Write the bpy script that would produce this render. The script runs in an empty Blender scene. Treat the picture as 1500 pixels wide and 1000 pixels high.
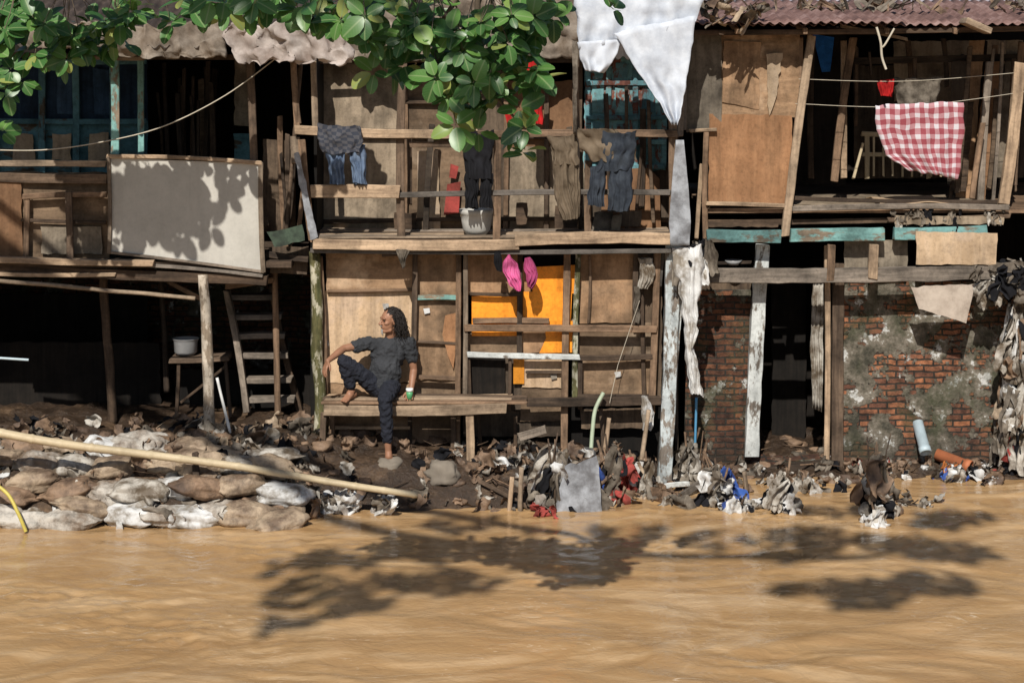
import bpy, bmesh, math, random
from mathutils import Vector, Matrix, noise
random.seed(11)
R=random.uniform
# ------------------------------------------------------------ survey grid
# Elevation-drawing units -> metres, for a thing standing at depth y.
F=2880.0; D=18.0; HC=4.5
def at(u,v,y):
    d=D+y
    return Vector(((u-750)*d/F, y, HC-(v-40)*d/F))
def S(px,y): return px*(D+y)/F
scene=bpy.context.scene
COL=scene.collection
PAR=None
def link(o,par='cur'):
    COL.objects.link(o)
    p=PAR if par=='cur' else par
    if p is not None: o.parent=p
    return o
def G(name):
    global PAR
    e=bpy.data.objects.new(name,None); e.empty_display_size=.1
    COL.objects.link(e); PAR=e
    return e
def mesh_obj(name,verts,faces,mat,par='cur',smooth=False):
    me=bpy.data.meshes.new(name); me.from_pydata([tuple(v) for v in verts],[],faces); me.update()
    if isinstance(mat,(list,tuple)):
        for m in mat: me.materials.append(m)
    elif mat: me.materials.append(mat)
    if smooth:
        for p in me.polygons: p.use_smooth=True
    o=bpy.data.objects.new(name,me); link(o,par); return o
# ------------------------------------------------------------ materials
def newmat(name):
    m=bpy.data.materials.new(name); m.use_nodes=True; nt=m.node_tree
    b=nt.nodes['Principled BSDF']; return m,nt,b
def N(nt,t,**k):
    n=nt.nodes.new(t)
    for a,v in k.items(): setattr(n,a,v)
    return n
def ramp(nt,fac,stops,interp='LINEAR'):
    r=N(nt,'ShaderNodeValToRGB'); r.color_ramp.interpolation=interp
    els=r.color_ramp.elements
    while len(els)<len(stops): els.new(.5)
    for e,(p,c) in zip(els,stops):
        e.position=p; e.color=(c,c,c,1) if isinstance(c,(int,float)) else (*c,1)
    nt.links.new(fac,r.inputs[0]); return r.outputs[0]
def mixc(nt,fac,a,b,mode='MIX'):
    m=N(nt,'ShaderNodeMix',data_type='RGBA',blend_type=mode)
    for sock,val in ((m.inputs[0],fac),(m.inputs[6],a),(m.inputs[7],b)):
        if isinstance(val,bpy.types.NodeSocket): nt.links.new(val,sock)
        elif isinstance(val,(int,float)): sock.default_value=val
        else: sock.default_value=(*val,1)
    return m.outputs[2]
def coords(nt,scale=(1,1,1),kind='Object',rnd=True):
    tc=N(nt,'ShaderNodeTexCoord'); out=tc.outputs[kind]
    if rnd:
        oi=N(nt,'ShaderNodeObjectInfo')
        mu=N(nt,'ShaderNodeMath',operation='MULTIPLY'); mu.inputs[1].default_value=57.
        nt.links.new(oi.outputs['Random'],mu.inputs[0])
        ad=N(nt,'ShaderNodeVectorMath',operation='ADD')
        nt.links.new(out,ad.inputs[0]); nt.links.new(mu.outputs[0],ad.inputs[1]); out=ad.outputs[0]
    mp=N(nt,'ShaderNodeMapping'); mp.inputs['Scale'].default_value=scale
    nt.links.new(out,mp.inputs[0]); return mp.outputs[0]
def nz(nt,vec,scale,detail=6,rough=.6,dist=0):
    n=N(nt,'ShaderNodeTexNoise'); n.inputs['Scale'].default_value=scale
    n.inputs['Detail'].default_value=detail; n.inputs['Roughness'].default_value=rough
    n.inputs['Distortion'].default_value=dist
    nt.links.new(vec,n.inputs['Vector']); return n.outputs[0]
def bump(nt,b,h,strength=.3,dist=.01):
    bp=N(nt,'ShaderNodeBump'); bp.inputs['Strength'].default_value=strength
    bp.inputs['Distance'].default_value=dist
    nt.links.new(h,bp.inputs['Height']); nt.links.new(bp.outputs[0],b.inputs['Normal'])
def wood(name,c1,c2,axis='x',stain=.62,rough=.85,paint=None,pth=.5,psc=7,bs=.5,grain=22,patch=None,patchth=.6,dirt=.8):
    m,nt,b=newmat(name)
    st=[grain]*3; st['xyz'.index(axis)]=1.6
    v=coords(nt,st); v1=coords(nt)
    g=nz(nt,v,1.0,7,.65,.6)
    c=ramp(nt,g,[(.3,c1),(.68,c2)])
    if patch:
        pf=ramp(nt,nz(nt,v1,1.7,4,.6),[(patchth-.04,0.),(patchth+.04,1.)])
        c=mixc(nt,pf,c,patch)
    if paint:
        w=ramp(nt,nz(nt,coords(nt,[.4 if a==axis else 1 for a in 'xyz']),psc,8,.7),[(pth-.03,0.),(pth+.03,1.)])
        c=mixc(nt,w,c,paint)
    s=ramp(nt,nz(nt,v1,2.3,8,.7),[(.34,1-stain),(.58,1.)])
    c=mixc(nt,1.,c,s,'MULTIPLY')
    s3=ramp(nt,nz(nt,coords(nt,(7,7,.7) if axis=='z' else (2,9,9)),1.,6,.65),[(.34,.62),(.5,1.)])
    c=mixc(nt,dirt,c,s3,'MULTIPLY')
    s2=ramp(nt,nz(nt,v1,30,4,.7),[(.3,.66),(.52,1.)])
    c=mixc(nt,dirt,c,s2,'MULTIPLY')
    if dirt>.5:
        oi=N(nt,'ShaderNodeObjectInfo')
        rr=ramp(nt,oi.outputs['Random'],[(0,(.55,.56,.58)),(.35,(.97,.95,.93)),(.7,(1.16,1.08,1.0)),(1,(1.34,1.25,1.16))])
        c=mixc(nt,1.,c,rr,'MULTIPLY')
    nt.links.new(c,b.inputs['Base Color']); b.inputs['Roughness'].default_value=rough
    b.inputs['Specular IOR Level'].default_value=.25
    bump(nt,b,g,bs,.006)
    return m
def cloth(name,c1,c2=None,rough=.95,sc=6,stain=.3,th=(.35,.65)):
    c2=c2 or tuple(x*.6 for x in c1)
    m,nt,b=newmat(name); v=coords(nt)
    n1=nz(nt,v,sc,8,.65)
    c=ramp(nt,n1,[(th[0],c2),(th[1],c1)])
    s=ramp(nt,nz(nt,v,3,6,.7),[(.3,1-stain),(.6,1.)])
    c=mixc(nt,1.,c,s,'MULTIPLY')
    nt.links.new(c,b.inputs['Base Color']); b.inputs['Roughness'].default_value=rough
    b.inputs['Specular IOR Level'].default_value=.2
    bump(nt,b,nz(nt,v,45,5,.6),.35,.006)
    return m
W_DARK=wood('weathered_dark_wood',(.035,.026,.020),(.13,.09,.062))
W_MID=wood('weathered_wood',(.09,.062,.043),(.29,.20,.135))
W_PALE=wood('bleached_wood',(.21,.155,.11),(.49,.38,.27),stain=.55)
W_GREY=wood('grey_wood',(.12,.105,.09),(.31,.27,.23))
PLY=wood('plywood',(.27,.17,.10),(.41,.275,.17),axis='z',bs=.15,grain=10,patch=(.28,.19,.12))
PLYX=wood('plywood_horizontal',(.22,.145,.088),(.36,.25,.16),axis='x',bs=.15,grain=10,patch=(.44,.33,.23))
PLYL=wood('pale_plywood',(.45,.33,.21),(.58,.45,.32),axis='z',stain=.35,bs=.12,grain=9,patch=(.50,.39,.29))
PLYW=wood('warm_plywood',(.27,.14,.07),(.40,.225,.12),axis='z',stain=.35,bs=.1,grain=9)
PLYG=wood('grey_plywood',(.18,.148,.11),(.34,.29,.225),axis='z',bs=.2,grain=9)
PLYD=wood('dark_plywood',(.065,.048,.036),(.16,.12,.085),axis='z')  # plywood in a darker brown tone
ORANGE=wood('orange_board',(.80,.28,.025),(.88,.35,.035),axis='z',stain=.3,bs=.03,rough=.5,grain=3)
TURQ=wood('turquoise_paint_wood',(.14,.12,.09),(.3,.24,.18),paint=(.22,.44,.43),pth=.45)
TURQD=wood('shaded_turquoise_paint_wood',(.08,.07,.05),(.16,.13,.1),paint=(.13,.29,.34),pth=.43)  # darker copy of the turquoise, shade under the eave put into its colour
TURQ2=wood('turquoise_door_paint',(.13,.05,.04),(.24,.10,.07),axis='z',paint=(.17,.37,.42),pth=.45,psc=9)
WHITEP=wood('flaking_white_paint',(.1,.09,.08),(.26,.23,.2),paint=(.62,.68,.70),pth=.44,psc=9,stain=.4)
BLUEP=wood('flaking_pale_blue_paint',(.12,.10,.08),(.3,.27,.24),paint=(.56,.64,.68),pth=.49,psc=12,stain=.5)
MOSSP=wood('mossy_painted_post',(.05,.06,.025),(.16,.15,.07),paint=(.42,.42,.34),pth=.54,psc=12)
BARKP=wood('peeling_pale_bark',(.18,.14,.10),(.38,.30,.22),paint=(.60,.52,.42),pth=.47,psc=12,dirt=.4)
BOARD=wood('faded_whiteboard',(.47,.45,.405),(.52,.50,.45),axis='z',stain=.14,bs=.03,rough=.45,grain=2,dirt=.25)
DARK=wood('dark_board_room_shade',(.007,.006,.005),(.019,.015,.012),axis='z')  # near-black tone puts room shade into the colour; also one dark grey panel
DBLUE=wood('dark_blue_board',(.02,.05,.10),(.05,.10,.18),axis='z')
RED=cloth('red_cloth',(.50,.02,.02)); REDD=cloth('faded_red_cloth',(.40,.07,.06),(.16,.04,.03))
PINK=cloth('pink_plastic',(.70,.14,.34),rough=.4); PINKD=cloth('dark_pink_cloth',(.40,.07,.18))
JEAN=cloth('blue_denim',(.17,.23,.33),(.06,.09,.15),sc=9)
JEAND=cloth('dark_denim',(.05,.06,.075),(.02,.025,.035),sc=9)
BLACK=cloth('black_cloth',(.014,.014,.017)); BROWNC=cloth('brown_canvas',(.17,.13,.09),(.10,.075,.05))
WHITEC=cloth('white_cloth',(.60,.635,.69),(.49,.53,.60),stain=.2)
PLASW=cloth('muddied_white_plastic',(.62,.62,.61),(.30,.26,.21),rough=.4,stain=.4,th=(.38,.54))
DIRTYW=cloth('dirty_white_plastic',(.46,.43,.38),(.15,.115,.08),rough=.5,stain=.4,th=(.40,.58))
GREYC=cloth('mud_grey_rag',(.24,.205,.165),(.075,.06,.045),stain=.5)
TARP=cloth('roof_tarp',(.34,.29,.24),(.15,.115,.085),sc=4,stain=.6)
TARPL=cloth('pale_tarp',(.52,.46,.42),(.30,.24,.21),sc=4,stain=.4)
BLUEC=cloth('blue_plastic',(.05,.12,.40),(.04,.05,.16),rough=.4)
ORNG=cloth('orange_plastic',(.60,.22,.06),(.3,.1,.04),rough=.4)
YELP=cloth('yellow_plastic',(.6,.5,.08),rough=.4)
PURP=cloth('purple_plastic',(.20,.12,.48),(.12,.06,.25),rough=.4)
METAL=cloth('dull_zinc',(.36,.38,.41),(.19,.19,.20),rough=.5,stain=.5)
def sackmat(name,c1,c2):
    m,nt,b=newmat(name); v=coords(nt)
    c=ramp(nt,nz(nt,v,2.6,8,.65),[(.40,c2),(.56,c1)])
    c=mixc(nt,1.,c,ramp(nt,nz(nt,v,12,6,.7),[(.34,.55),(.54,1.)]),'MULTIPLY')
    w=N(nt,'ShaderNodeTexWave'); w.inputs['Scale'].default_value=30; w.inputs['Distortion'].default_value=4
    nt.links.new(v,w.inputs[0])
    c=mixc(nt,.15,c,w.outputs[0],'MULTIPLY')
    nt.links.new(c,b.inputs['Base Color']); b.inputs['Roughness'].default_value=.7
    bump(nt,b,nz(nt,v,10,6,.6,1.),.6,.03); return m
SACK=sackmat('woven_sack',(.42,.32,.22),(.15,.10,.065))
SACK2=sackmat('grey_woven_sack',(.52,.48,.42),(.19,.14,.10))
SACK3=sackmat('muddy_sack',(.27,.175,.11),(.09,.055,.035))
def mud():
    m,nt,b=newmat('mud'); v=coords(nt,rnd=False)
    n=nz(nt,v,2.2,10,.7)
    c=ramp(nt,n,[(.3,(.028,.018,.012)),(.52,(.068,.043,.027)),(.70,(.19,.12,.07))])
    c=mixc(nt,1.,c,ramp(nt,nz(nt,v,24,5,.7),[(.3,.5),(.6,1.)]),'MULTIPLY')
    nt.links.new(c,b.inputs['Base Color']); b.inputs['Roughness'].default_value=.42
    bump(nt,b,nz(nt,v,12,10,.7),.9,.05); return m
MUD=mud()
def brick(name,pth,k=1.):
    m,nt,b=newmat(name)
    tc=N(nt,'ShaderNodeTexCoord'); sp=N(nt,'ShaderNodeSeparateXYZ'); cb=N(nt,'ShaderNodeCombineXYZ')
    nt.links.new(tc.outputs['Object'],sp.inputs[0]); nt.links.new(sp.outputs[0],cb.inputs[0]); nt.links.new(sp.outputs[2],cb.inputs[1])
    base=tc.outputs['Object']
    dn=N(nt,'ShaderNodeTexNoise'); dn.inputs['Scale'].default_value=6; nt.links.new(base,dn.inputs[0])
    sc_=N(nt,'ShaderNodeVectorMath',operation='SCALE'); sc_.inputs[3].default_value=.045; nt.links.new(dn.outputs['Color'],sc_.inputs[0])
    ad=N(nt,'ShaderNodeVectorMath',operation='ADD'); nt.links.new(cb.outputs[0],ad.inputs[0]); nt.links.new(sc_.outputs[0],ad.inputs[1])
    br=N(nt,'ShaderNodeTexBrick'); nt.links.new(ad.outputs[0],br.inputs[0])
    br.inputs['Scale'].default_value=1; br.inputs['Brick Width'].default_value=.19; br.inputs['Row Height'].default_value=.062
    br.inputs['Mortar Size'].default_value=.010; br.inputs['Mortar Smooth'].default_value=.4
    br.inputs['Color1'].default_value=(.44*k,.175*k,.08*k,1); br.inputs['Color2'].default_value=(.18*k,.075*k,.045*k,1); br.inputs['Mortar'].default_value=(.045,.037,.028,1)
    c=mixc(nt,1.,br.outputs[0],ramp(nt,nz(nt,base,14,6,.7),[(.34,.4),(.56,1.)]),'MULTIPLY')
    c=mixc(nt,1.,c,ramp(nt,nz(nt,base,3.3,7,.7),[(.38,.45),(.54,1.)]),'MULTIPLY')
    pn=nz(nt,base,2.6,10,.66)
    pf=ramp(nt,pn,[(pth-.008,0.),(pth+.008,1.)])
    plas=ramp(nt,nz(nt,base,4.6,9,.7),[(.38,(.04,.038,.026)),(.48,(.11,.097,.072)),(.56,(.19,.165,.13)),(.59,(.25,.23,.19)),(.602,(.56,.56,.54))])
    c=mixc(nt,pf,c,plas)
    moss=ramp(nt,nz(nt,base,1.9,8,.72),[(.49,0.),(.62,.8)])
    c=mixc(nt,moss,c,(.040,.047,.020))
    lm=N(nt,'ShaderNodeMath',operation='ADD'); lm.inputs[1].default_value=.95; nt.links.new(sp.outputs[2],lm.inputs[0])
    lowf=ramp(nt,lm.outputs[0],[(.0,.85),(.5,0.)])
    c=mixc(nt,lowf,c,(.035,.028,.02))
    nt.links.new(c,b.inputs['Base Color']); b.inputs['Roughness'].default_value=.9
    mx=N(nt,'ShaderNodeMath',operation='MAXIMUM'); inv=N(nt,'ShaderNodeMath',operation='SUBTRACT'); inv.inputs[0].default_value=.7
    nt.links.new(br.outputs['Fac'],inv.inputs[1]); nt.links.new(inv.outputs[0],mx.inputs[0]); nt.links.new(pf,mx.inputs[1])
    a2=N(nt,'ShaderNodeMath',operation='ADD'); nt.links.new(mx.outputs[0],a2.inputs[0])
    m2=N(nt,'ShaderNodeMath',operation='MULTIPLY'); m2.inputs[1].default_value=.8; nt.links.new(nz(nt,base,20,8,.7),m2.inputs[0]); nt.links.new(m2.outputs[0],a2.inputs[1])
    bump(nt,b,a2.outputs[0],1.,.03); return m
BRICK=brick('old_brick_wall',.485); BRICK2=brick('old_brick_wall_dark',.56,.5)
def rust(name,a,bb,c_):
    m,nt,b=newmat(name); v=coords(nt)
    c=ramp(nt,nz(nt,v,4,9,.7),[(.3,a),(.5,bb),(.68,c_)])
    nt.links.new(c,b.inputs['Base Color']); b.inputs['Roughness'].default_value=.75
    bump(nt,b,nz(nt,v,30,5),.3,.01); return m
RUST=rust('rusty_corrugated_iron',(.06,.03,.025),(.17,.095,.08),(.30,.20,.18))
RUSTD=rust('dark_rusty_iron',(.015,.011,.009),(.04,.027,.02),(.09,.065,.05))
RUSTG=rust('grey_iron',(.12,.11,.12),(.25,.23,.26),(.36,.34,.37))
def water():
    m,nt,b=newmat('muddy_river_water'); v=coords(nt,(.5,1.2,1),rnd=False)
    n=nz(nt,v,1.0,6,.58,2.6)
    c=ramp(nt,n,[(.32,(.345,.205,.092)),(.5,(.41,.255,.12)),(.66,(.52,.35,.19))])
    f=ramp(nt,nz(nt,coords(nt,(.6,1.7,1),rnd=False),4.2,9,.68,3.0),[(.57,0.),(.69,.75)])
    msk=ramp(nt,nz(nt,coords(nt,(.6,1,1),rnd=False),.9,4,.55,1.),[(.49,0.),(.60,1.)])
    ff=N(nt,'ShaderNodeMath',operation='MULTIPLY'); nt.links.new(f,ff.inputs[0]); nt.links.new(msk,ff.inputs[1])
    c=mixc(nt,ff.outputs[0],c,(.72,.58,.42))
    nt.links.new(c,b.inputs['Base Color']); b.inputs['Roughness'].default_value=.07
    b.inputs['IOR'].default_value=1.36
    bump(nt,b,nz(nt,coords(nt,(1,1.3,1),rnd=False),8.,4,.55,1.2),.26,.03); return m
WATER=water()
def plain(name,c,rough=.6,spec=.4):
    m,nt,b=newmat(name); v=coords(nt)
    cc=ramp(nt,nz(nt,v,9,6,.6),[(.3,tuple(x*.78 for x in c)),(.7,tuple(min(1,x*1.1) for x in c))])
    nt.links.new(cc,b.inputs['Base Color']); b.inputs['Roughness'].default_value=rough
    b.inputs['Specular IOR Level'].default_value=spec
    bump(nt,b,nz(nt,v,60,4),.15,.004); return m
SKIN=plain('brown_skin',(.31,.155,.092),.5,.35)
HAIR=plain('dark_hair',(.022,.018,.016),.6,.25); HAIRG=plain('grey_hair',(.30,.28,.26),.8)
EYE=plain('dark_eye',(.02,.012,.01),.3)
SHIRT=cloth('charcoal_shirt',(.048,.050,.055),(.034,.036,.04),stain=.15)
TROUS=cloth('dark_trousers',(.024,.026,.036),(.016,.018,.025),stain=.1)
BAMB=wood('dry_bamboo',(.46,.37,.23),(.60,.50,.34),stain=.25,bs=.1,rough=.5,dirt=.3)
CEMENT=plain('cement',(.46,.45,.42),.9); PVC=plain('pale_pvc',(.45,.55,.60),.4)
CLAY=plain('terracotta',(.42,.14,.06),.7); GREENP=plain('pale_green_hose',(.36,.42,.30),.5)
ROPE=plain('pale_rope',(.5,.45,.36),.9); STONE=plain('river_stone',(.20,.17,.135),.9)
POTM=plain('aluminium_pot',(.3,.3,.3),.35); WCUP=plain('white_cup',(.75,.76,.74),.4)
CUPG=plain('green_band',(.1,.35,.15),.4); BARK=plain('tree_bark',(.16,.12,.085),.9)
YELB=plain('yellow_bamboo_shoot',(.55,.46,.1),.5)
def gingham():
    m,nt,b=newmat('red_white_gingham'); tc=N(nt,'ShaderNodeTexCoord')
    sp=N(nt,'ShaderNodeSeparateXYZ'); nt.links.new(tc.outputs['UV'],sp.inputs[0])
    outs=[]
    for i,k in ((0,9.),(1,7.5)):
        mu=N(nt,'ShaderNodeMath',operation='MULTIPLY'); mu.inputs[1].default_value=k; nt.links.new(sp.outputs[i],mu.inputs[0])
        fr=N(nt,'ShaderNodeMath',operation='FRACT'); nt.links.new(mu.outputs[0],fr.inputs[0])
        g=N(nt,'ShaderNodeMath',operation='GREATER_THAN'); g.inputs[1].default_value=.45; nt.links.new(fr.outputs[0],g.inputs[0]); outs.append(g.outputs[0])
    a=N(nt,'ShaderNodeMath',operation='ADD'); nt.links.new(outs[0],a.inputs[0]); nt.links.new(outs[1],a.inputs[1])
    h=N(nt,'ShaderNodeMath',operation='MULTIPLY'); h.inputs[1].default_value=.5; nt.links.new(a.outputs[0],h.inputs[0])
    c=ramp(nt,h.outputs[0],[(0,(.56,.53,.56)),(.5,(.40,.20,.22)),(1,(.26,.05,.065))])
    nt.links.new(c,b.inputs['Base Color']); b.inputs['Roughness'].default_value=.9; return m
GINGH=gingham()
def plaid():
    m,nt,b=newmat('dark_plaid'); tc=N(nt,'ShaderNodeTexCoord')
    br=N(nt,'ShaderNodeTexChecker'); br.inputs['Scale'].default_value=9; nt.links.new(tc.outputs['UV'],br.inputs[0])
    br.inputs[1].default_value=(.03,.035,.05,1); br.inputs[2].default_value=(.07,.07,.08,1)
    nt.links.new(br.outputs[0],b.inputs['Base Color']); b.inputs['Roughness'].default_value=.9; return m
PLAID=plaid()
def leafmat():
    m,nt,b=newmat('leaf')
    at_=N(nt,'ShaderNodeVertexColor'); at_.layer_name='Col'
    sp=N(nt,'ShaderNodeSeparateXYZ')
    sc=N(nt,'ShaderNodeSeparateColor'); nt.links.new(at_.outputs[0],sc.inputs[0])
    c=ramp(nt,sc.outputs[0],[(0,(.035,.105,.03)),(.5,(.07,.18,.042)),(.85,(.14,.28,.06)),(1,(.30,.34,.09))])
    uv=N(nt,'ShaderNodeTexCoord'); nt.links.new(uv.outputs['UV'],sp.inputs[0])
    s1=N(nt,'ShaderNodeMath',operation='SUBTRACT'); s1.inputs[1].default_value=.5; nt.links.new(sp.outputs[0],s1.inputs[0])
    ab=N(nt,'ShaderNodeMath',operation='ABSOLUTE'); nt.links.new(s1.outputs[0],ab.inputs[0])
    v0=ramp(nt,ab.outputs[0],[(0.,.9),(.035,0.)])
    mu=N(nt,'ShaderNodeMath',operation='MULTIPLY_ADD'); mu.inputs[1].default_value=-1.0
    nt.links.new(ab.outputs[0],mu.inputs[0]); nt.links.new(sp.outputs[1],mu.inputs[2])
    m8=N(nt,'ShaderNodeMath',operation='MULTIPLY'); m8.inputs[1].default_value=8; nt.links.new(mu.outputs[0],m8.inputs[0])
    fr=N(nt,'ShaderNodeMath',operation='FRACT'); nt.links.new(m8.outputs[0],fr.inputs[0])
    v1=ramp(nt,fr.outputs[0],[(0,.35),(.12,0.)])
    mx=N(nt,'ShaderNodeMath',operation='MAXIMUM'); nt.links.new(v0,mx.inputs[0]); nt.links.new(v1,mx.inputs[1])
    c=mixc(nt,mx.outputs[0],c,(.24,.33,.14))
    nt.links.new(c,b.inputs['Base Color']); b.inputs['Roughness'].default_value=.36
    b.inputs['Specular IOR Level'].default_value=.5
    tr=N(nt,'ShaderNodeBsdfTranslucent'); nt.links.new(c,tr.inputs[0])
    ms=N(nt,'ShaderNodeMixShader'); ms.inputs[0].default_value=.25
    nt.links.new(b.outputs[0],ms.inputs[1]); nt.links.new(tr.outputs[0],ms.inputs[2])
    nt.links.new(ms.outputs[0],nt.nodes['Material Output'].inputs[0]); return m
LEAF=leafmat()
# ------------------------------------------------------------ builders
def beam3(a,b,w,t,mat,name='beam',par='cur',wob=.09):
    d=b-a; L=d.length; ex=d.normalized()
    ey=Vector((0,1,0))
    if abs(ex.dot(ey))>.8: ey=Vector((0,0,1))
    ez=ex.cross(ey).normalized(); ey=ez.cross(ex).normalized()
    n=max(2,int(L/.12)); vs=[];fs=[]
    bow=R(-.014,.014)*min(L,1.5); bow2=R(-.006,.006); seed=R(0,99)
    for i in range(n+1):
        s=i/n; bb=bow*math.sin(s*math.pi)
        for (cy,cz) in ((-1,-1),(1,-1),(1,1),(-1,1)):
            k=noise.noise(Vector((seed+s*L*3,cy*5,cz*5)))+.5*noise.noise(Vector((seed+s*L*9,cy*5,cz*5)))
            k2=noise.noise(Vector((seed+s*L*3+40,cy*5,cz*5)))
            ends=R(-.012,.012) if i in (0,n) else 0
            vs.append(Vector((-L/2+s*L+ends,cy*t/2*(1+k2*wob*1.5)+bow2*math.sin(s*3),cz*w/2*(1+k*wob*2)+bb)))
    for i in range(n):
        o=i*4
        for j in range(4): fs.append((o+j,o+(j+1)%4,o+4+(j+1)%4,o+4+j))
    fs.append((3,2,1,0)); o=n*4; fs.append((o,o+1,o+2,o+3))
    ob=mesh_obj(name,vs,fs,mat,par)
    M=Matrix((ex,ey,ez)).transposed().to_4x4(); M.translation=(a+b)/2
    ob.matrix_world=M
    bv=ob.modifiers.new('b','BEVEL'); bv.width=min(.005,w*.15,t*.15); bv.segments=1; bv.limit_method='ANGLE'
    return ob
def bm(u0,v0,u1,v1,y,wpx,mat,name='beam',t=None,y1=None):
    y=y+R(-.004,.004); y1=y if y1 is None else y1
    w=S(wpx,y); t=t or min(max(.035,w*.6),.08)
    return beam3(at(u0,v0,y),at(u1,v1,y1),w,t,mat,name)
def panel(p,y,mat,name='panel',jag=.008,th=.012,warp=.014):
    if len(p)==4 and not isinstance(p[0],(tuple,list)):
        u0,v0,u1,v1=p; p=[(u0,v0),(u1,v0),(u1,v1),(u0,v1)]
        p=[(a+R(-2,2),b+R(-2,2)) for a,b in p]
    ys=y if isinstance(y,(list,tuple)) else [y+R(-.006,.006)]*4
    c=[at(a,b,yy) for (a,b),yy in zip(p,ys)]
    ce=sum(c,Vector())/4
    W=(c[1]-c[0]).length; H=(c[3]-c[0]).length
    nx=max(2,min(24,int(W/.06))); nyy=max(2,min(24,int(H/.06)))
    sd=R(0,99); vs=[];fs=[]
    for j in range(nyy+1):
        for i in range(nx+1):
            s=i/nx;t=j/nyy
            q=(c[0]*(1-s)+c[1]*s)*(1-t)+(c[3]*(1-s)+c[2]*s)*t
            q=q-ce
            q.y+=warp*noise.noise(Vector((sd+q.x*1.5,0,q.z*1.5)))
            if i in(0,nx): q.x+=jag*noise.noise(Vector((sd,j*1.7,i)))*2
            if j in(0,nyy): q.z+=jag*noise.noise(Vector((sd+9,i*1.7,j)))*2
            vs.append(q)
    for j in range(nyy):
        for i in range(nx):
            a=j*(nx+1)+i; fs.append((a,a+nx+1,a+nx+2,a+1))
    o=mesh_obj(name,vs,fs,mat); o.location=ce
    so=o.modifiers.new('s','SOLIDIFY'); so.thickness=th; so.offset=-1
    return o
def poly_board(pts,y,mat,name='board',th=.01):
    c=[at(a,b,y) for a,b in pts]; ce=sum(c,Vector())/len(c)
    o=mesh_obj(name,[q-ce for q in c],[tuple(range(len(c)))[::-1]],mat); o.location=ce
    so=o.modifiers.new('s','SOLIDIFY'); so.thickness=th; so.offset=0
    return o
def box(x0,x1,y0,y1,z0,z1,mat,name):
    ce=Vector(((x0+x1)/2,(y0+y1)/2,(z0+z1)/2))
    vs=[Vector((x,y,z))-ce for x in(x0,x1) for y in(y0,y1) for z in(z0,z1)]
    fs=[(0,1,3,2),(4,6,7,5),(0,4,5,1),(2,3,7,6),(0,2,6,4),(1,5,7,3)]
    o=mesh_obj(name,vs,fs,mat); o.location=ce; return o
def drape(rows,y,mat,name,amp=.02,folds=4,th=0,ns=26,sub=7,rough=.012,hf=1.):
    pts=[]
    for k in range(len(rows)-1):
        for i in range(sub+(1 if k==len(rows)-2 else 0)):
            t=i/sub
            L=[rows[k][0][q]*(1-t)+rows[k+1][0][q]*t for q in(0,1)]
            Rr=[rows[k][1][q]*(1-t)+rows[k+1][1][q]*t for q in(0,1)]
            pts.append((L,Rr))
    ce=at((rows[0][0][0]+rows[-1][1][0])/2,(rows[0][0][1]+rows[-1][1][1])/2,y)
    sd=R(0,99); vs=[];fs=[];uvs=[]
    n=ns if th==0 else 2*ns
    for j,(L,Rr) in enumerate(pts):
        tt=j/(len(pts)-1)
        for i in range(n+1 if th==0 else n):
            if th==0:
                s=i/n; dy=0
            else:
                an=2*math.pi*i/n; s=.5-.5*math.cos(an); dy=-math.sin(an)*th
            p=at(L[0]*(1-s)+Rr[0]*s,L[1]*(1-s)+Rr[1]*s,y)
            f=math.sin(s*folds*2*math.pi+sd+2.5*noise.noise(Vector((sd,tt*2,s))))*amp*(.3+.7*tt*hf)
            q=p-ce; nn=noise.noise_vector(Vector((sd+q.x*9,dy*20,q.z*9)))*rough+noise.noise_vector(Vector((sd+q.x*22,dy*20,q.z*14)))*rough*.5
            q+=nn; q.y+=dy+f; vs.append(q); uvs.append((s,tt))
    m=n+1 if th==0 else n
    for j in range(len(pts)-1):
        for i in range(n):
            a=j*m+i; b=j*m+(i+1)%m if th else j*m+i+1
            fs.append((a,a+m,b+m,b))
    o=mesh_obj(name,vs,fs,mat,smooth=True); o.location=ce
    uvl=o.data.uv_layers.new(name='UVMap')
    for lp in o.data.loops: uvl.data[lp.index].uv=uvs[lp.vertex_index]
    if th==0:
        so=o.modifiers.new('s','SOLIDIFY'); so.thickness=.003
    return o
def tube(pts,r,mat,name,par='cur',radii=None,res=4):
    cu=bpy.data.curves.new(name,'CURVE'); cu.dimensions='3D'; cu.bevel_depth=r; cu.bevel_resolution=res; cu.use_fill_caps=True
    sp=cu.splines.new('POLY'); sp.points.add(len(pts)-1)
    for i,p in enumerate(pts):
        sp.points[i].co=(*p,1); sp.points[i].radius=radii[i] if radii else 1
    sp.use_smooth=True
    cu.materials.append(mat); o=bpy.data.objects.new(name,cu); link(o,par); return o
def smoothpts(P,n=8):
    out=[]; P=[P[0]]+list(P)+[P[-1]]
    for k in range(1,len(P)-2):
        for i in range(n):
            t=i/n; a,b,c,d=P[k-1],P[k],P[k+1],P[k+2]
            out.append(.5*((2*b)+(c-a)*t+(2*a-5*b+4*c-d)*t*t+(3*b-3*c+d-a)*t**3))
    out.append(P[-1].copy()); return out
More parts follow.
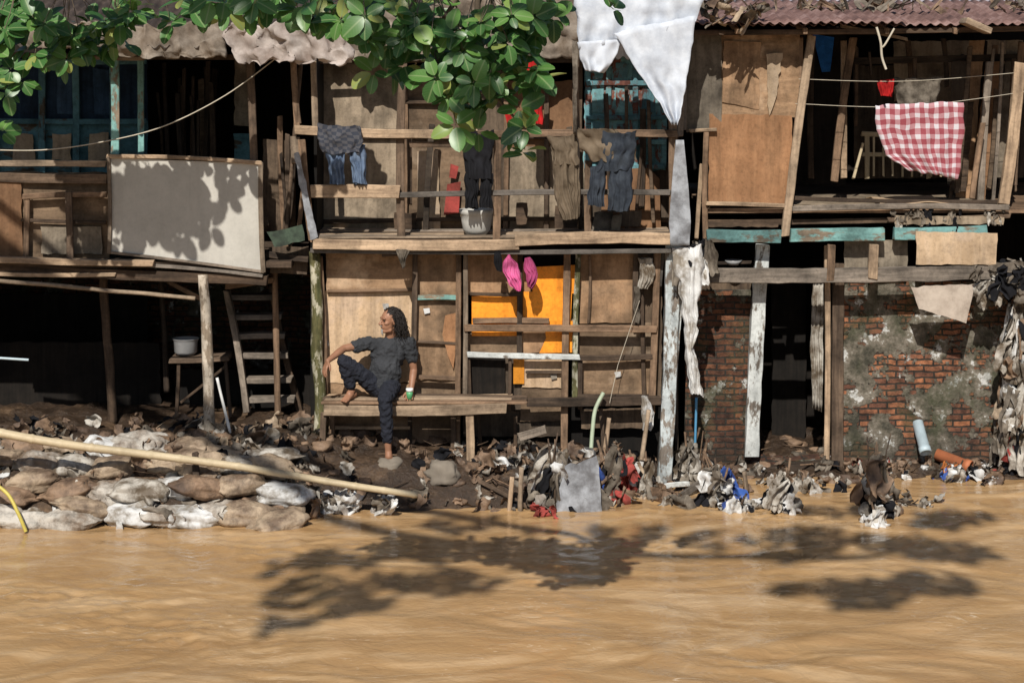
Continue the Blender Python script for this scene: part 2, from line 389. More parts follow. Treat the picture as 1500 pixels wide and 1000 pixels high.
def round_post(a,b,r,mat,name,par='cur',knots=0,taper=.9):
    d=b-a; L=d.length; n=max(6,int(L/(.02 if knots else .05))); ex=d.normalized(); s1=ex.orthogonal().normalized(); s2=ex.cross(s1)
    vs=[];fs=[];sd=R(0,99); m=12
    for i in range(n+1):
        s=i/n; rr=r*(1-(1-taper)*s)
        if knots:
            k=(s*L/knots)%1; rr*=1+.16*math.exp(-((min(k,1-k))*knots/.012)**2)
            off=s1*noise.noise(Vector((sd,s*L*.6,0)))*r*1.2+s2*noise.noise(Vector((sd,0,s*L*.6)))*r*1.2
        else: off=(s1*noise.noise(Vector((sd,s*L*2,0)))+s2*noise.noise(Vector((sd,0,s*L*2))))*r*.5
        for j in range(m):
            an=2*math.pi*j/m; k=1 if knots else 1+.15*noise.noise(Vector((sd+math.cos(an),math.sin(an),s*L*4)))
            vs.append(Vector((s*L-L/2,0,0))+Vector((0,math.cos(an)*rr*k+off.y,math.sin(an)*rr*k+off.z)))
    for i in range(n):
        for j in range(m):
            fs.append((i*m+j,i*m+(j+1)%m,(i+1)*m+(j+1)%m,(i+1)*m+j))
    fs.append(tuple(range(m))[::-1]); fs.append(tuple(n*m+j for j in range(m)))
    o=mesh_obj(name,vs,fs,mat,par,smooth=True)
    M=Matrix((ex,s1,s2)).transposed().to_4x4(); M.translation=(a+b)/2; o.matrix_world=M; return o
def lathe(prof,c,mat,name,par='cur',m=28):
    vs=[];fs=[]
    for (r,z) in prof:
        for j in range(m):
            an=2*math.pi*j/m; vs.append(Vector((r*math.cos(an),r*math.sin(an),z)))
    for i in range(len(prof)-1):
        for j in range(m): fs.append((i*m+j,i*m+(j+1)%m,(i+1)*m+(j+1)%m,(i+1)*m+j))
    fs.append(tuple(range(m))[::-1])
    o=mesh_obj(name,vs,fs,mat,par,smooth=True); o.location=c; return o
class Pile:
    """many small pieces gathered in one mesh"""
    def __init__(s,name,mats): s.n=name; s.m=mats; s.v=[];s.f=[];s.mi=[]
    def crumple(s,c,sx,sz,mi,amp=.35,n=9,rot=None):
        rot=rot or (Matrix.Rotation(R(0,6.28),3,'Z')@Matrix.Rotation(R(-1.2,1.2),3,'X')@Matrix.Rotation(R(0,6.28),3,'Y'))
        sd=R(0,999); o=len(s.v)
        for j in range(n):
            for i in range(n):
                p=Vector(((i/(n-1)-.5)*sx,0,(j/(n-1)-.5)*sz))
                k=Vector((p.x/sx*2.0+sd,0,p.z/sz*2.0))
                p+=noise.noise_vector(k)*amp*min(sx,sz)*1.1+noise.noise_vector(k*2.4)*amp*.45*min(sx,sz)
                s.v.append(c+rot@p)
        for j in range(n-1):
            for i in range(n-1):
                a=o+j*n+i; s.f.append((a,a+1,a+n+1,a+n)); s.mi.append(mi)
    def rag(s,c,w,l,mi,yaw=0,lean=0,nx=11,nz_=14):
        """a strip of cloth or plastic hanging from c, gathered into folds"""
        sd=R(0,999); o=len(s.v); ph=R(0,6.28); fr=R(.8,1.8); rot=Matrix.Rotation(yaw,3,'Z')@Matrix.Rotation(lean,3,'Y')
        for j in range(nz_):
            t=j/(nz_-1); ww=w*(.5+.6*math.sin(t*2.4)+.35*noise.noise(Vector((sd,t*3,0))))
            for i in range(nx):
                q=i/(nx-1)-.5
                p=Vector((q*ww+w*.35*noise.noise(Vector((sd+5,t*2.2,0))), w*.18*math.sin(q*2*math.pi*fr+ph+t*1.5)*(1.2-.5*t)+w*.5*noise.noise(Vector((sd+9,t*2,q))), -l*t+l*.14*noise.noise(Vector((sd+q*3,t*2,3)))))
                p+=noise.noise_vector(Vector((sd+q*4,t*6,1)))*w*.10
                s.v.append(c+rot@p)
        for j in range(nz_-1):
            for i in range(nx-1):
                a=o+j*nx+i; s.f.append((a,a+nx,a+nx+1,a+1)); s.mi.append(mi)
    def lump(s,c,rx,ry,rz,mi,rot=None,sq=.75,nz_=.12,m=14,k=9,freq=3.,ridge=0,tuft=0):
        rot=rot or Matrix.Rotation(R(0,6.28),3,'Z'); sd=R(0,999); o=len(s.v)
        def pw(x): return math.copysign(abs(x)**sq,x)
        for j in range(k+1):
            ph=math.pi*j/k-math.pi/2
            for i in range(m):
                th=2*math.pi*i/m
                d=Vector((pw(math.cos(ph))*pw(math.cos(th)),pw(math.cos(ph))*pw(math.sin(th)),math.sin(ph)))
                q=1+nz_*noise.noise(d*1.6+Vector((sd,0,0)))*2+nz_*.6*noise.noise(d*freq*1.7+Vector((sd,0,0)))
                if ridge: q-=ridge*(1-min(1,abs(noise.noise(Vector((d.x*2.2,d.y*6,d.z*5))+Vector((sd,3,0))))*5))
                e=1.
                if tuft and d.x>.72: e=1-.75*(d.x-.72)/.28
                s.v.append(c+rot@Vector((d.x*rx*q*(1+(.25*(1-e) if tuft else 0)),d.y*ry*q*e,d.z*rz*q*e)))
        for j in range(k):
            for i in range(m):
                s.f.append((o+j*m+i,o+j*m+(i+1)%m,o+(j+1)*m+(i+1)%m,o+(j+1)*m+i)); s.mi.append(mi)
    def stick(s,a,b,r,mi):
        d=(b-a); ex=d.normalized(); s1=ex.orthogonal().normalized(); s2=ex.cross(s1); o=len(s.v)
        for i in range(4):
            t=i/3; off=(s1*R(-1,1)+s2*R(-1,1))*r*.8
            for j in range(6):
                an=j*math.pi/3; s.v.append(a+d*t+off+(s1*math.cos(an)+s2*math.sin(an))*r*(1-.3*t))
        for i in range(3):
            for j in range(6): s.f.append((o+i*6+j,o+i*6+(j+1)%6,o+(i+1)*6+(j+1)%6,o+(i+1)*6+j)); s.mi.append(mi)
        s.f.append(tuple(o+j for j in range(6))[::-1]); s.mi.append(mi)
        s.f.append(tuple(o+18+j for j in range(6))); s.mi.append(mi)
    def done(s,par=None):
        o=mesh_obj(s.n,s.v,s.f,s.m,par,smooth=True)
        o.data.polygons.foreach_set('material_index',s.mi)
        return o
# ------------------------------------------------------------ terrain
def lerp_tab(x,tab):
    if x<=tab[0][0]: return tab[0][1]
    for (a,fa),(b,fb) in zip(tab,tab[1:]):
        if x<=b:
            t=(x-a)/(b-a); t=t*t*(3-2*t); return fa+(fb-fa)*t
    return tab[-1][1]
def edge(x): return lerp_tab(x,[(-2.4,-.2),(-1.4,.3),(-.2,.45),(.9,.6),(1.6,1.3),(2.3,1.62)])+.07*noise.noise(Vector((x*2.2,3,0)))
def hmax(x): return lerp_tab(x,[(-2,.56),(-.8,.42),(1.0,.36),(1.9,.12),(4,.12)])
def h(x,y):
    if y<-12.5:
        t=min(1,(-12.5-y)/3); return -.8+3.6*t*t*(3-2*t)
    e=y-edge(x)
    if e<0: z=max(-.8,e*.7)
    else: z=hmax(x)*(1-math.exp(-e/.42))
    if abs(x)<9 and -2<y<5:
        z+=.06*noise.noise(Vector((x*3,y*3,0)))+.045*noise.noise(Vector((x*9,y*9,5)))
    return z
def axis(a,b,st,far):
    out=[]; q=a
    while q<b: out.append(q); q+=st
    out.append(b); d=st
    lo=[];hi=[];x=a
    while x>-far: d*=1.5; x-=d; lo.append(max(x,-far))
    d=st;x=b
    while x<far: d*=1.5; x+=d; hi.append(min(x,far))
    return lo[::-1]+out+hi
def sheet(name,xs,ys,fn,mat):
    vs=[(x,y,fn(x,y)) for y in ys for x in xs]; n=len(xs)
    fs=[(j*n+i,j*n+i+1,(j+1)*n+i+1,(j+1)*n+i) for j in range(len(ys)-1) for i in range(n-1)]
    return mesh_obj(name,vs,fs,mat,None,smooth=True)
sheet('ground',axis(-6,6,.05,600),axis(-1,4.4,.05,600),h,MUD)
SN=[(2.9,.0,.55),(1.6,.5,.5),(2.3,.2,.4),(.35,.3,.5),(-2.2,-.9,.9),(.9,-.9,.7),(-3.6,-2.5,1.0),(-2.5,-3.4,.8)]
def wz(x,y):
    if abs(x)>8 or y<-8 or y>3: return 0
    w=noise.noise_vector(Vector((x*.6,y*.8,0)))*1.5
    p=Vector((x*.9+w.x,y*1.3+w.y,0))
    z=.022*noise.noise(p)+.013*noise.noise(p*2.3+Vector((5,0,0)))+.0055*noise.noise(p*5+Vector((9,0,0)))+.002*noise.noise(p*12+Vector((2,0,0)))
    for (cx,cy,rr) in SN:
        d=((x-cx)**2/rr**2+(y-cy)**2/(rr*.6)**2)
        if d<6: z+=.022*math.exp(-d)*(noise.noise(Vector((x*7,y*9,2)))+.5*noise.noise(Vector((x*15,y*18,2))))
    return z
sheet('river_water',axis(-6.2,6.2,.034,600),[y for y in axis(-5.6,2.2,.034,400) if y>-13],wz,WATER)
# ------------------------------------------------------------ HOUSE LEFT
hl=G('shanty_house')
yf=1.2
def roof(u0,u1,v,ye,yb,zb,mat,name,corr=.02):
    a=at(u0,v,ye); b=at(u1,v,ye); n=int((b.x-a.x)/.02); vs=[];fs=[]; sd=R(0,50)
    for j in range(7):
        t=j/6
        for i in range(n+1):
            s=i/n; x=a.x+(b.x-a.x)*s
            sheetk=math.floor((x+.2*(j//3))/.75)
            z=a.z+(zb-a.z)*t+corr*math.sin(x*2*math.pi/.10)+.03*noise.noise(Vector((x*1.3,t*3,7+sd)))+.02*noise.noise(Vector((sheetk*7.3,sd,1)))
            vs.append(Vector((x,ye+(yb-ye)*t+(.10*noise.noise(Vector((sheetk*5.1,sd,3))) if j==0 else 0)+.03*noise.noise(Vector((x*2,t,1))),z)))
    for j in range(6):
        for i in range(n):
            q=j*(n+1)+i; fs.append((q,q+1,q+n+2,q+n+1))
    o=mesh_obj(name,vs,fs,mat,smooth=True); so=o.modifiers.new('s','SOLIDIFY'); so.thickness=.006; return o
roof(-120,440,66,.85,5.2,5.6,RUSTD,'roof')
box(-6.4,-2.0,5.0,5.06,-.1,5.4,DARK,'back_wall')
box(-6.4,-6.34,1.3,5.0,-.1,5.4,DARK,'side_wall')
box(-6.3,-2.15,1.15,4.95,2.16,2.22,W_DARK,'floor_deck')
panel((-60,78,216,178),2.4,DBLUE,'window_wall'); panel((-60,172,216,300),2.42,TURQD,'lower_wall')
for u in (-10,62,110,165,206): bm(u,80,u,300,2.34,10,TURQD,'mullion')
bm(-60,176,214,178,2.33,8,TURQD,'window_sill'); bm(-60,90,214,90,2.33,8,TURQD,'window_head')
for u in (20,75,130): panel((u,196,u+30,236),2.36,PLYL,'shutter_slat')
for u in (85,138): panel((u,100,u+22,168),2.37,DBLUE,'shutter')
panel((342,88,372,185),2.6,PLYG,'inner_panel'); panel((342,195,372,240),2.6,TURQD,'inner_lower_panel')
bm(240,92,246,235,2.7,6,W_DARK); bm(305,90,300,235,2.9,7,W_DARK)
bm(168,84,169,226,yf,12,TURQ,'front_post'); bm(206,88,207,222,yf+.5,9,TURQ,'post')
bm(95,82,212,86,yf-.02,6,W_PALE,'eave_beam'); bm(366,88,372,236,yf,11,W_MID,'front_post')
bm(-40,80,430,84,yf+.05,8,W_DARK,'eave_beam')
bm(-40,240,156,240,yf,9,W_PALE,'top_rail'); bm(-40,258,156,262,yf+.04,14,W_MID,'rail')
panel((-40,252,158,380),yf+.08,PLYX,'rail_panel'); panel((-40,256,32,376),yf+.03,PLYW,'rail_panel')
bm(40,284,38,376,yf,8,W_MID); bm(100,282,103,388,yf-.03,10,W_MID); bm(34,288,156,285,yf-.01,8,W_MID); bm(30,322,156,326,yf+.02,5,W_DARK)
panel((60,330,150,372),yf+.05,PLYG)
G('whiteboard')
panel([(160,231),(380,240),(383,397),(161,368)],yf-.06,BOARD,'writing_surface',jag=.001,warp=.008)
bm(156,229,384,239,yf-.08,6,W_PALE,'frame_top'); bm(159,230,160,372,yf-.085,5,W_PALE,'frame_side'); bm(382,238,386,400,yf-.08,7,W_PALE,'frame_side'); bm(158,369,386,398,yf-.075,4,W_GREY,'frame_bottom')
PAR=hl
bm(-40,378,226,385,yf-.1,9,W_PALE,'ledge_plank',t=.1); bm(-40,393,392,410,yf-.02,15,W_DARK,'floor_beam'); bm(-40,400,170,402,yf-.06,6,W_PALE)
bm(160,386,385,404,yf-.07,5,W_GREY)
for a in ((298,402,311,630,yf-.05,17,BARKP),(152,404,165,608,yf+.5,14,W_DARK),(236,408,246,560,yf+1.2,9,W_DARK),(402,380,408,612,yf+.5,10,W_MID)):
    p=at(a[0],a[1],a[4]); q=at(a[2],a[3]+14,a[4]); round_post(q,p,S(a[5],a[4])/2,a[6],'stilt_post')
round_post(at(-30,408,yf-.12),at(286,437,yf-.12),.022,W_PALE,'round_rail')
bm(246,412,300,440,yf+.3,7,W_MID,'brace'); bm(330,420,400,410,yf+.4,8,W_MID,'brace')
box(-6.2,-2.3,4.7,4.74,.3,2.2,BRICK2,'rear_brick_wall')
panel((-30,430,215,600),4.3,DARK,'rear_board'); panel((-60,500,235,612),2.6,DARK,'low_shade_board'); panel((255,540,460,606),2.5,DARK,'low_shade_board')  # low dark boards added as painted shade over the sunlit ground
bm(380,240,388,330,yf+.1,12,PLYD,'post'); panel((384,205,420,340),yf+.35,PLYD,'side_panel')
bm(410,170,420,380,yf+.3,8,W_MID); bm(430,90,437,180,yf,9,W_MID)
panel([(392,340),(442,330),(448,352),(402,362)],yf-.05,cloth('green_corrugated',(.07,.10,.07),(.03,.035,.03)),'scrap_sheet',warp=.05)
panel((395,362,450,400),yf+.2,PLYD); bm(390,372,452,380,yf+.1,9,W_DARK)
for k in range(12):
    u=R(225,345); bm(u,R(90,150),u+R(-8,8),238,R(2.5,3.4),R(4,9),random.choice([W_DARK,PLYD]),'stored_batten')
for k in range(8):
    u=R(385,450); bm(u,R(180,260),u+R(-14,14),R(330,380),yf+R(.2,.6),R(4,8),random.choice([W_DARK,W_MID]),'scrap_lath')
PAR=None
P=[at(-30,219,1.0),at(60,220,1.0),at(150,208,1.0),at(240,185,1.0),at(330,140,1.0),at(405,85,1.0)]
tube(smoothpts(P),.006,ROPE,'slack_cable',None)
G('wooden_ladder')
bm(332,425,362,604,yf+.7,9,W_GREY,'stile',t=.1); bm(398,418,440,604,yf+.95,9,W_DARK,'stile',t=.1)
for i,v in enumerate((434,463,492,520,556,585)):
    bm(336+i*5,v,408+i*5,v-1,yf+.8,8,W_GREY,'tread',t=.16)
G('side_table'); bm(252,524,340,520,yf+.75,7,W_MID,'top',t=.4); bm(262,526,258,612,yf+.6,5,W_DARK,'leg'); bm(330,524,338,612,yf+.6,5,W_DARK,'leg'); bm(264,590,332,535,yf+.6,4,W_DARK,'brace')
c=at(272,519,yf+.75)
lathe([(.0,0),(.09,0),(.115,.03),(.12,.13),(.135,.16),(.14,.165),(.13,.165),(.11,.12),(.0,.02)],c,POTM,'cooking_pot',None)
PAR=None
round_post(at(337,634,1.0),at(318,553,1.0),.014,plain('white_plastic_pipe',(.7,.7,.68),.5),'plastic_pipe',None,taper=1)
# ------------------------------------------------------------ HOUSE CENTRE
hc=G('shanty_house'); yw=1.45
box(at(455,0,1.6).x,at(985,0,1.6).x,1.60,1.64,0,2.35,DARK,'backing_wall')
def MP(l):
    for e in l: panel(e[:4],yw+e[4] if len(e)>5 else yw,e[-1])
MP([(478,370,610,428,PLYX),(462,424,610,562,.02,PLYL),(610,372,676,462,.03,PLY),(606,440,674,556,.0,PLY),(608,553,678,602,.03,PLYX),
 (600,602,676,670,.02,PLY),(682,372,764,432,.02,PLY),(684,490,764,520,.02,PLYX),(764,384,780,430,.03,PLYW),
 (850,372,934,474,.01,PLY),(848,474,958,530,.03,PLYX),(848,528,958,584,.01,PLYX),(934,374,968,584,.04,PLYD),
 (478,560,604,626,.04,PLYX),(482,624,600,668,.03,PLYD),(686,524,740,582,.0,DARK),(766,526,828,568,.01,PLYL),(764,566,830,616,.03,PLYX),
 (850,598,952,628,.03,PLYD),(738,520,770,600,.04,PLYD),(680,600,830,640,.06,PLYD),(812,468,846,486,.04,PLYX)])
poly_board([(765,470),(800,470),(812,480),(800,515),(765,518)],yw+.0,PLY)
poly_board([(652,462),(668,458),(672,480),(664,540),(656,520),(648,490)],yw-.03,PLYW,'peeled_veneer')
G('orange_board')
for p in ([(780,391),(844,388),(846,430),(780,428)],[(691,434),(764,432),(764,492),(691,492)],[(766,427),(838,428),(836,470),(766,470)],[(796,470),(842,470),(842,516),(790,517),(800,495)],[(752,526),(768,526),(768,562),(752,562)]):
    poly_board(p,yw-.012+R(-.003,.003),ORANGE,'board_piece',th=.006)
PAR=hc
for (u,v) in ((472,500),(806,548),(620,452),(900,545),(560,445)): poly_board([(u,v),(u+9,v-1),(u+10,v+6),(u+2,v+8)],yw-.02,PLASW,'paper_scrap',th=.002)
y2=yw-.07
for e in [(608,372,604,560,y2,8,W_MID),(672,372,670,668,y2,8,W_MID),(682,372,681,606,y2-.03,7,W_PALE),(762,372,761,520,y2,8,W_DARK),(747,525,745,600,y2,5,W_DARK),
 (831,372,826,692,y2-.02,10,W_MID),(847,372,842,584,y2,8,MOSSP),(932,372,930,475,y2,8,W_DARK),(963,368,954,606,y2-.02,10,W_MID),(972,368,966,420,y2,6,W_GREY),
 (680,480,962,482,y2-.05,10,W_MID),(684,519,850,523,y2-.04,8,WHITEP),(610,436,674,436,y2+.02,7,TURQ),(688,430,764,431,y2,5,W_DARK),(692,470,804,470,y2,8,W_MID),
 (850,524,956,522,y2-.03,8,W_DARK),(846,580,960,580,y2,6,W_DARK),(468,376,476,600,y2,9,W_MID),(610,552,672,555,y2,6,W_MID),(482,626,600,626,y2,5,W_PALE),
 (600,600,600,668,y2,6,W_DARK),(772,589,968,586,y2-.1,13,W_DARK),(850,528,850,600,y2,7,W_DARK),(755,610,755,660,y2+.02,6,W_DARK),(686,525,688,590,y2,6,W_DARK),
 (940,400,944,600,y2+.01,6,W_DARK),(612,500,672,503,y2+.04,4,W_MID),(770,545,826,545,y2+.03,4,W_DARK),(864,374,862,474,y2+.05,4,W_MID),(880,598,884,660,y2+.02,6,W_MID),(700,600,704,660,y2+.03,6,W_DARK),(480,426,608,424,y2+.05,4,W_MID)]:
    bm(*e[:7])
round_post(at(469,655,1.3),at(461,368,1.3),.062,MOSSP,'corner_post')
bm(985,355,973,705,1.3,20,BLUEP,'corner_post',t=.12); bm(1000,400,985,600,1.36,9,BLUEP,'corner_post')
box(at(455,0,1.2).x,at(988,0,1.2).x,1.18,2.2,at(0,350,1.2).z-.03,at(0,350,1.2).z,W_MID,'balcony_deck')
for k in range(7):
    a=at(455,350,1.22); z=a.z+.012; y=1.24+k*.14
    beam3(Vector((a.x,y,z)),Vector((at(988,0,1.2).x,y,z+R(-.004,.004))),.018,.125,W_GREY if k%2 else W_PALE,'deck_plank')
bm(458,357,760,358,1.14,15,W_PALE,'edge_board'); bm(755,352,985,350,1.13,17,W_PALE,'edge_board'); bm(455,367,985,367,1.17,7,W_GREY,'edge_joist')
bm(560,372,700,366,1.2,8,W_DARK)
yb=1.2
for e in [(430,92,436,190,yb,8,W_MID),(442,205,458,352,yb,11,W_MID),(459,90,462,186,yb,9,W_PALE),(432,190,700,196,yb-.04,13,W_PALE),(690,197,992,196,yb-.03,11,W_MID),
 (456,280,586,281,yb-.03,19,W_PALE),(584,286,982,282,yb-.02,8,W_GREY),(590,92,588,360,yb+.02,12,W_MID),(728,195,727,360,yb,11,W_MID),(862,236,862,358,yb,10,W_MID),
 (984,60,986,356,yb,12,W_MID),(1000,30,996,200,yb+.1,9,W_GREY),(846,60,846,196,yb+.1,7,W_MID),(600,212,732,213,yb+.02,8,W_MID),(600,196,600,300,yb+.3,7,W_DARK),(432,200,434,240,yb+.02,14,W_PALE)]:
    bm(*e[:7])
round_post(at(418,352,1.3),at(441,92,1.3),.022,W_MID,'leaning_pole')
panel([(430,225),(437,222),(466,348),(455,352)],yb-.1,METAL,'metal_strip',warp=.03)
yu=2.2
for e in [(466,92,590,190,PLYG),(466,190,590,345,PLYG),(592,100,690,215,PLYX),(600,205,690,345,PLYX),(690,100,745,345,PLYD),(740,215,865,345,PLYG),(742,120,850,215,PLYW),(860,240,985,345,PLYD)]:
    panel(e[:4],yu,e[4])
for u in (466,592,690,740,800,850): bm(u,90,u,345,yu-.04,7,W_MID)
bm(466,200,850,200,yu-.05,8,W_DARK); bm(466,325,985,322,yu-.05,6,W_DARK); bm(592,150,690,152,yu-.04,5,W_DARK)
panel((612,220,643,338),yu-.06,PLYL,'leaning_board')
for k in range(9):
    u=R(600,960); bm(u,R(110,220),u+R(-10,10),R(300,345),yu-R(.08,.3),R(4,9),random.choice([W_DARK,W_DARK,PLYD]),'stored_batten')
for k in range(10):
    u=R(480,930); v=R(320,338); panel((u,v-R(8,30),u+R(12,34),v+8),yu-R(.25,.5),random.choice([PLYD,GREYC,BLACK,W_DARK,PLYG]),'stored_box',warp=.05)
for p in ([(655,270),(675,266),(672,312),(650,315)],[(660,240),(672,244),(668,262),(658,260)]): poly_board(p,yu-.075,REDD,'red_paint_board')
poly_board([(882,262),(900,248),(950,246),(966,262),(968,335),(880,335)],yu-.1,PLYW,'table_top_board')
G('wooden_door')
panel((856,78,976,248),yu-.02,TURQ2,'leaf')
for u in (860,893,930,972): bm(u,78,u,248,yu-.05,8,TURQ2,'stile')
for v in (84,122,172,208,244): bm(858,v,975,v,yu-.065,7,TURQ2,'rail')
for u in (876,911,951):
    for v0,v1 in ((92,116),(130,165),(180,202),(214,238)): panel((u-9,v0,u+9,v1),yu-.045,TURQ2,'raised_panel',jag=.001)
PAR=hc
roof(400,1010,84,1.9,5.2,5.7,RUSTD,'roof')
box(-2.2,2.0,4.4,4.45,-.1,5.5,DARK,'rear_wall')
bm(430,90,860,88,1.85,9,W_DARK,'eave_beam')
def vwall(x,y0,y1,z0,z1,mat,name): return box(x-.015,x+.015,y0,y1,z0,z1,mat,name)
vwall(at(462,0,1.5).x,1.5,4.4,.2,4.3,DARK,'side_wall'); vwall(at(992,0,1.5).x,1.55,4.4,.0,4.3,PLYD,'side_wall')
# ------------------------------------------------------------ bench
G('wooden_bench')
bt=at(0,588,1.0).z
for k,y in enumerate((1.04,1.15,1.26,1.37)):
    a=at(474,0,1.05).x; b=at(772-(k%2)*22,0,1.05).x
    beam3(Vector((a+R(-.02,.02),y,bt-.013)),Vector((b,y,bt-.013)),.026,.102,W_PALE if k%2 else W_MID,'seat_plank',wob=.03)
bm(475,600,742,597,1.0,15,W_PALE,'apron'); bm(688,606,688,724,1.02,12,W_PALE,'leg'); bm(474,604,472,694,1.02,9,W_MID,'leg'); bm(487,604,486,676,1.33,8,W_MID,'leg'); bm(664,604,664,668,1.35,8,W_MID,'leg')
# ------------------------------------------------------------ HOUSE RIGHT
hr=G('shanty_house'); yr=2.0; yp=1.75
panel((1003,50,1056,192),yp-.05,PLYG); panel((1048,48,1172,172),yp-.02,PLYX); panel((1038,168,1160,300),yp-.04,PLYW)
panel([(1122,80),(1146,80),(1138,140),(1127,170)],yp-.06,PLYL,jag=.015); panel([(1060,60),(1115,62),(1112,160),(1058,150)],yp-.035,PLY)
for e in [(1035,190,1034,360,yp-.08,8,W_MID),(1028,240,1020,350,yp-.05,6,W_PALE),(1189,52,1150,346,yp-.12,12,W_PALE),(1172,55,1168,200,yp,8,W_MID),(1003,40,1003,190,yp-.1,5,W_GREY),(1010,192,1050,190,yp-.1,5,W_PALE),
 (1250,55,1222,266,yp+.5,11,W_MID),(1236,60,1236,262,yp+.6,9,W_PALE),(1264,210,1250,262,yp+.9,4,BAMB),(1494,92,1470,300,yp-.1,16,W_PALE),(1440,180,1424,292,yp,8,W_MID),(1450,90,1436,300,yp+.2,10,W_GREY),
 (1160,290,1480,296,yp-.05,6,W_DARK),(1035,298,1160,302,yp-.12,6,W_PALE),(1160,306,1478,304,yp-.15,8,W_GREY),(1036,326,1330,322,yp-.02,8,W_DARK),(1300,322,1480,316,yp-.1,7,W_MID),
 (1035,345,1144,346,yp-.1,18,TURQ),(1158,345,1295,343,yp-.11,19,TURQ),(1308,342,1446,338,yp-.1,18,TURQ),
 (1030,403,1450,398,yp-.12,21,W_GREY),(1218,358,1216,412,yp-.15,11,W_MID),(1280,358,1278,408,yp-.15,14,W_PALE),(1440,400,1500,394,yp-.1,10,W_MID),(1033,386,1100,384,yp+.1,5,W_DARK)]:
    bm(*e[:7])
panel((1342,340,1460,386),yp-.17,PLYL); panel((1312,316,1470,330),yp-.13,PLYG); panel((1236,352,1330,392),yp+.05,PLYG)
panel([(1335,420),(1428,416),(1414,472),(1345,452)],yp-.2,cloth('dirty_panel',(.50,.43,.36),(.34,.28,.23)),warp=.03)
panel((1446,385,1500,398),yp-.15,GREYC,warp=.05); panel((1036,326,1140,334),yp-.05,W_DARK)
zf=at(0,304,yp).z
box(at(1036,0,yp).x,6.6,yp-.06,5.2,zf-.05,zf-.01,W_MID,'balcony_deck')
def floorsheet(u0,u1,y0,y1,mat,name,z):
    a=at(u0,0,y0).x; b=at(u1,0,y0).x; vs=[];fs=[];n=14
    for j in range(n+1):
        for i in range(n+1):
            x=a+(b-a)*i/n; y=y0+(y1-y0)*j/n
            vs.append(Vector((x+.02*noise.noise(Vector((j,i,4))),y+.03*noise.noise(Vector((j,i,9))),z+.03*noise.noise(Vector((x*3,y*3,2)))+.018)))
    for j in range(n):
        for i in range(n): q=j*(n+1)+i; fs.append((q,q+1,q+n+2,q+n+1))
    o=mesh_obj(name,vs,fs,mat,smooth=True); so=o.modifiers.new('s','SOLIDIFY'); so.thickness=.01; return o
floorsheet(1160,1480,yp-.08,3.1,PLYG,'lino_floor',zf+.0); floorsheet(1290,1390,yp-.1,2.5,PLYL,'floor_board',zf+.035)
panel((1160,40,1240,270),3.3,DARK); panel((1250,95,1500,260),3.3,PLYD); panel((1310,60,1500,150),3.25,PLYG)
for u,v0,v1,tl,mt in ((1420,60,290,-20,PLY),(1445,90,300,-25,PLYW),(1475,60,260,-18,PLYG),(1395,90,270,-8,PLYD),(1405,150,280,-12,W_DARK)):
    panel([(u,v0),(u+22,v0),(u+22+tl,v1),(u+tl,v1)],2.6+R(-.2,.2),mt)
for e in [(1250,90,1500,84,2.6,10,W_DARK),(1262,196,1420,200,3.0,7,BAMB),(1262,226,1420,228,3.0,6,BAMB),(1270,196,1270,262,3.0,7,BAMB),(1360,196,1360,262,3.0,6,BAMB),(1330,60,1340,200,2.9,8,W_DARK),(1190,60,1188,262,3.0,9,W_DARK)]: bm(*e[:7])
for k in range(9): bm(1280+k*14,200,1280+k*14,258,2.98,3,BAMB,'slat',t=.01)
for k in range(14):
    u=R(1410,1500); bm(u,R(60,140),u-R(5,25),R(270,300),yp+R(.3,1.1),R(4,9),random.choice([W_DARK,W_MID,PLYD,W_GREY]),'leaning_batten')
for k in range(5):
    u=R(1250,1420); bm(u,R(50,100),u+R(-10,10),R(100,200),yp+R(.6,1.3),R(3,7),random.choice([W_DARK,PLYD]),'hung_batten')
poly_board([(1190,50),(1222,55),(1216,105),(1204,106)],3.2,cloth('blue_tarp',(.04,.22,.7)),'blue_tarp')
roof(1000,1640,36,1.35,3.0,4.79,RUST,'roof',corr=.014)
roof(1060,1330,30,1.27,2.4,4.70,RUST,'roof_sheet',corr=.014)
roof(1000,1640,12,3.1,5.2,5.9,RUSTG,'upper_roof',corr=.02)
bm(1010,48,1500,42,1.45,8,W_DARK,'eave_beam'); bm(1410,30,1448,46,1.2,9,W_PALE,'rafter_end',t=.3); bm(1230,38,1330,58,1.6,5,W_PALE)
for u in (1080,1180,1300,1400): beam3(at(u,46,1.35),at(u,46,1.35)+Vector((0,1.7,.22)),.04,.06,W_MID,'rafter')
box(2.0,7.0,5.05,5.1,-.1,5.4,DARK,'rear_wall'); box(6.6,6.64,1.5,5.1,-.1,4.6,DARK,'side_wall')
bz=-.12
def bwall(u0,u1,v0,y0,th,mat,name):
    a=at(u0,v0,y0); b=at(u1,v0,y0); return box(a.x,b.x,y0,y0+th,bz,a.z,mat,name)
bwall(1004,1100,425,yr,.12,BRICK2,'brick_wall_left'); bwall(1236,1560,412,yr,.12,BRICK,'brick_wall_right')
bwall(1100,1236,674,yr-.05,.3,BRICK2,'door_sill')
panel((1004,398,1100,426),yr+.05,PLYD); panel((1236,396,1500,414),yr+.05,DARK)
bm(1117,358,1101,668,yr-.12,20,WHITEP,'door_post',t=.1); bm(1228,384,1226,704,yr-.1,17,W_MID,'door_post'); bm(1211,360,1210,705,yr-.16,8,W_PALE,'door_post')
panel((1130,400,1180,660),3.1,DARK); bm(1124,690,1230,680,yr-.1,14,W_DARK,'sill_plank',t=.12)
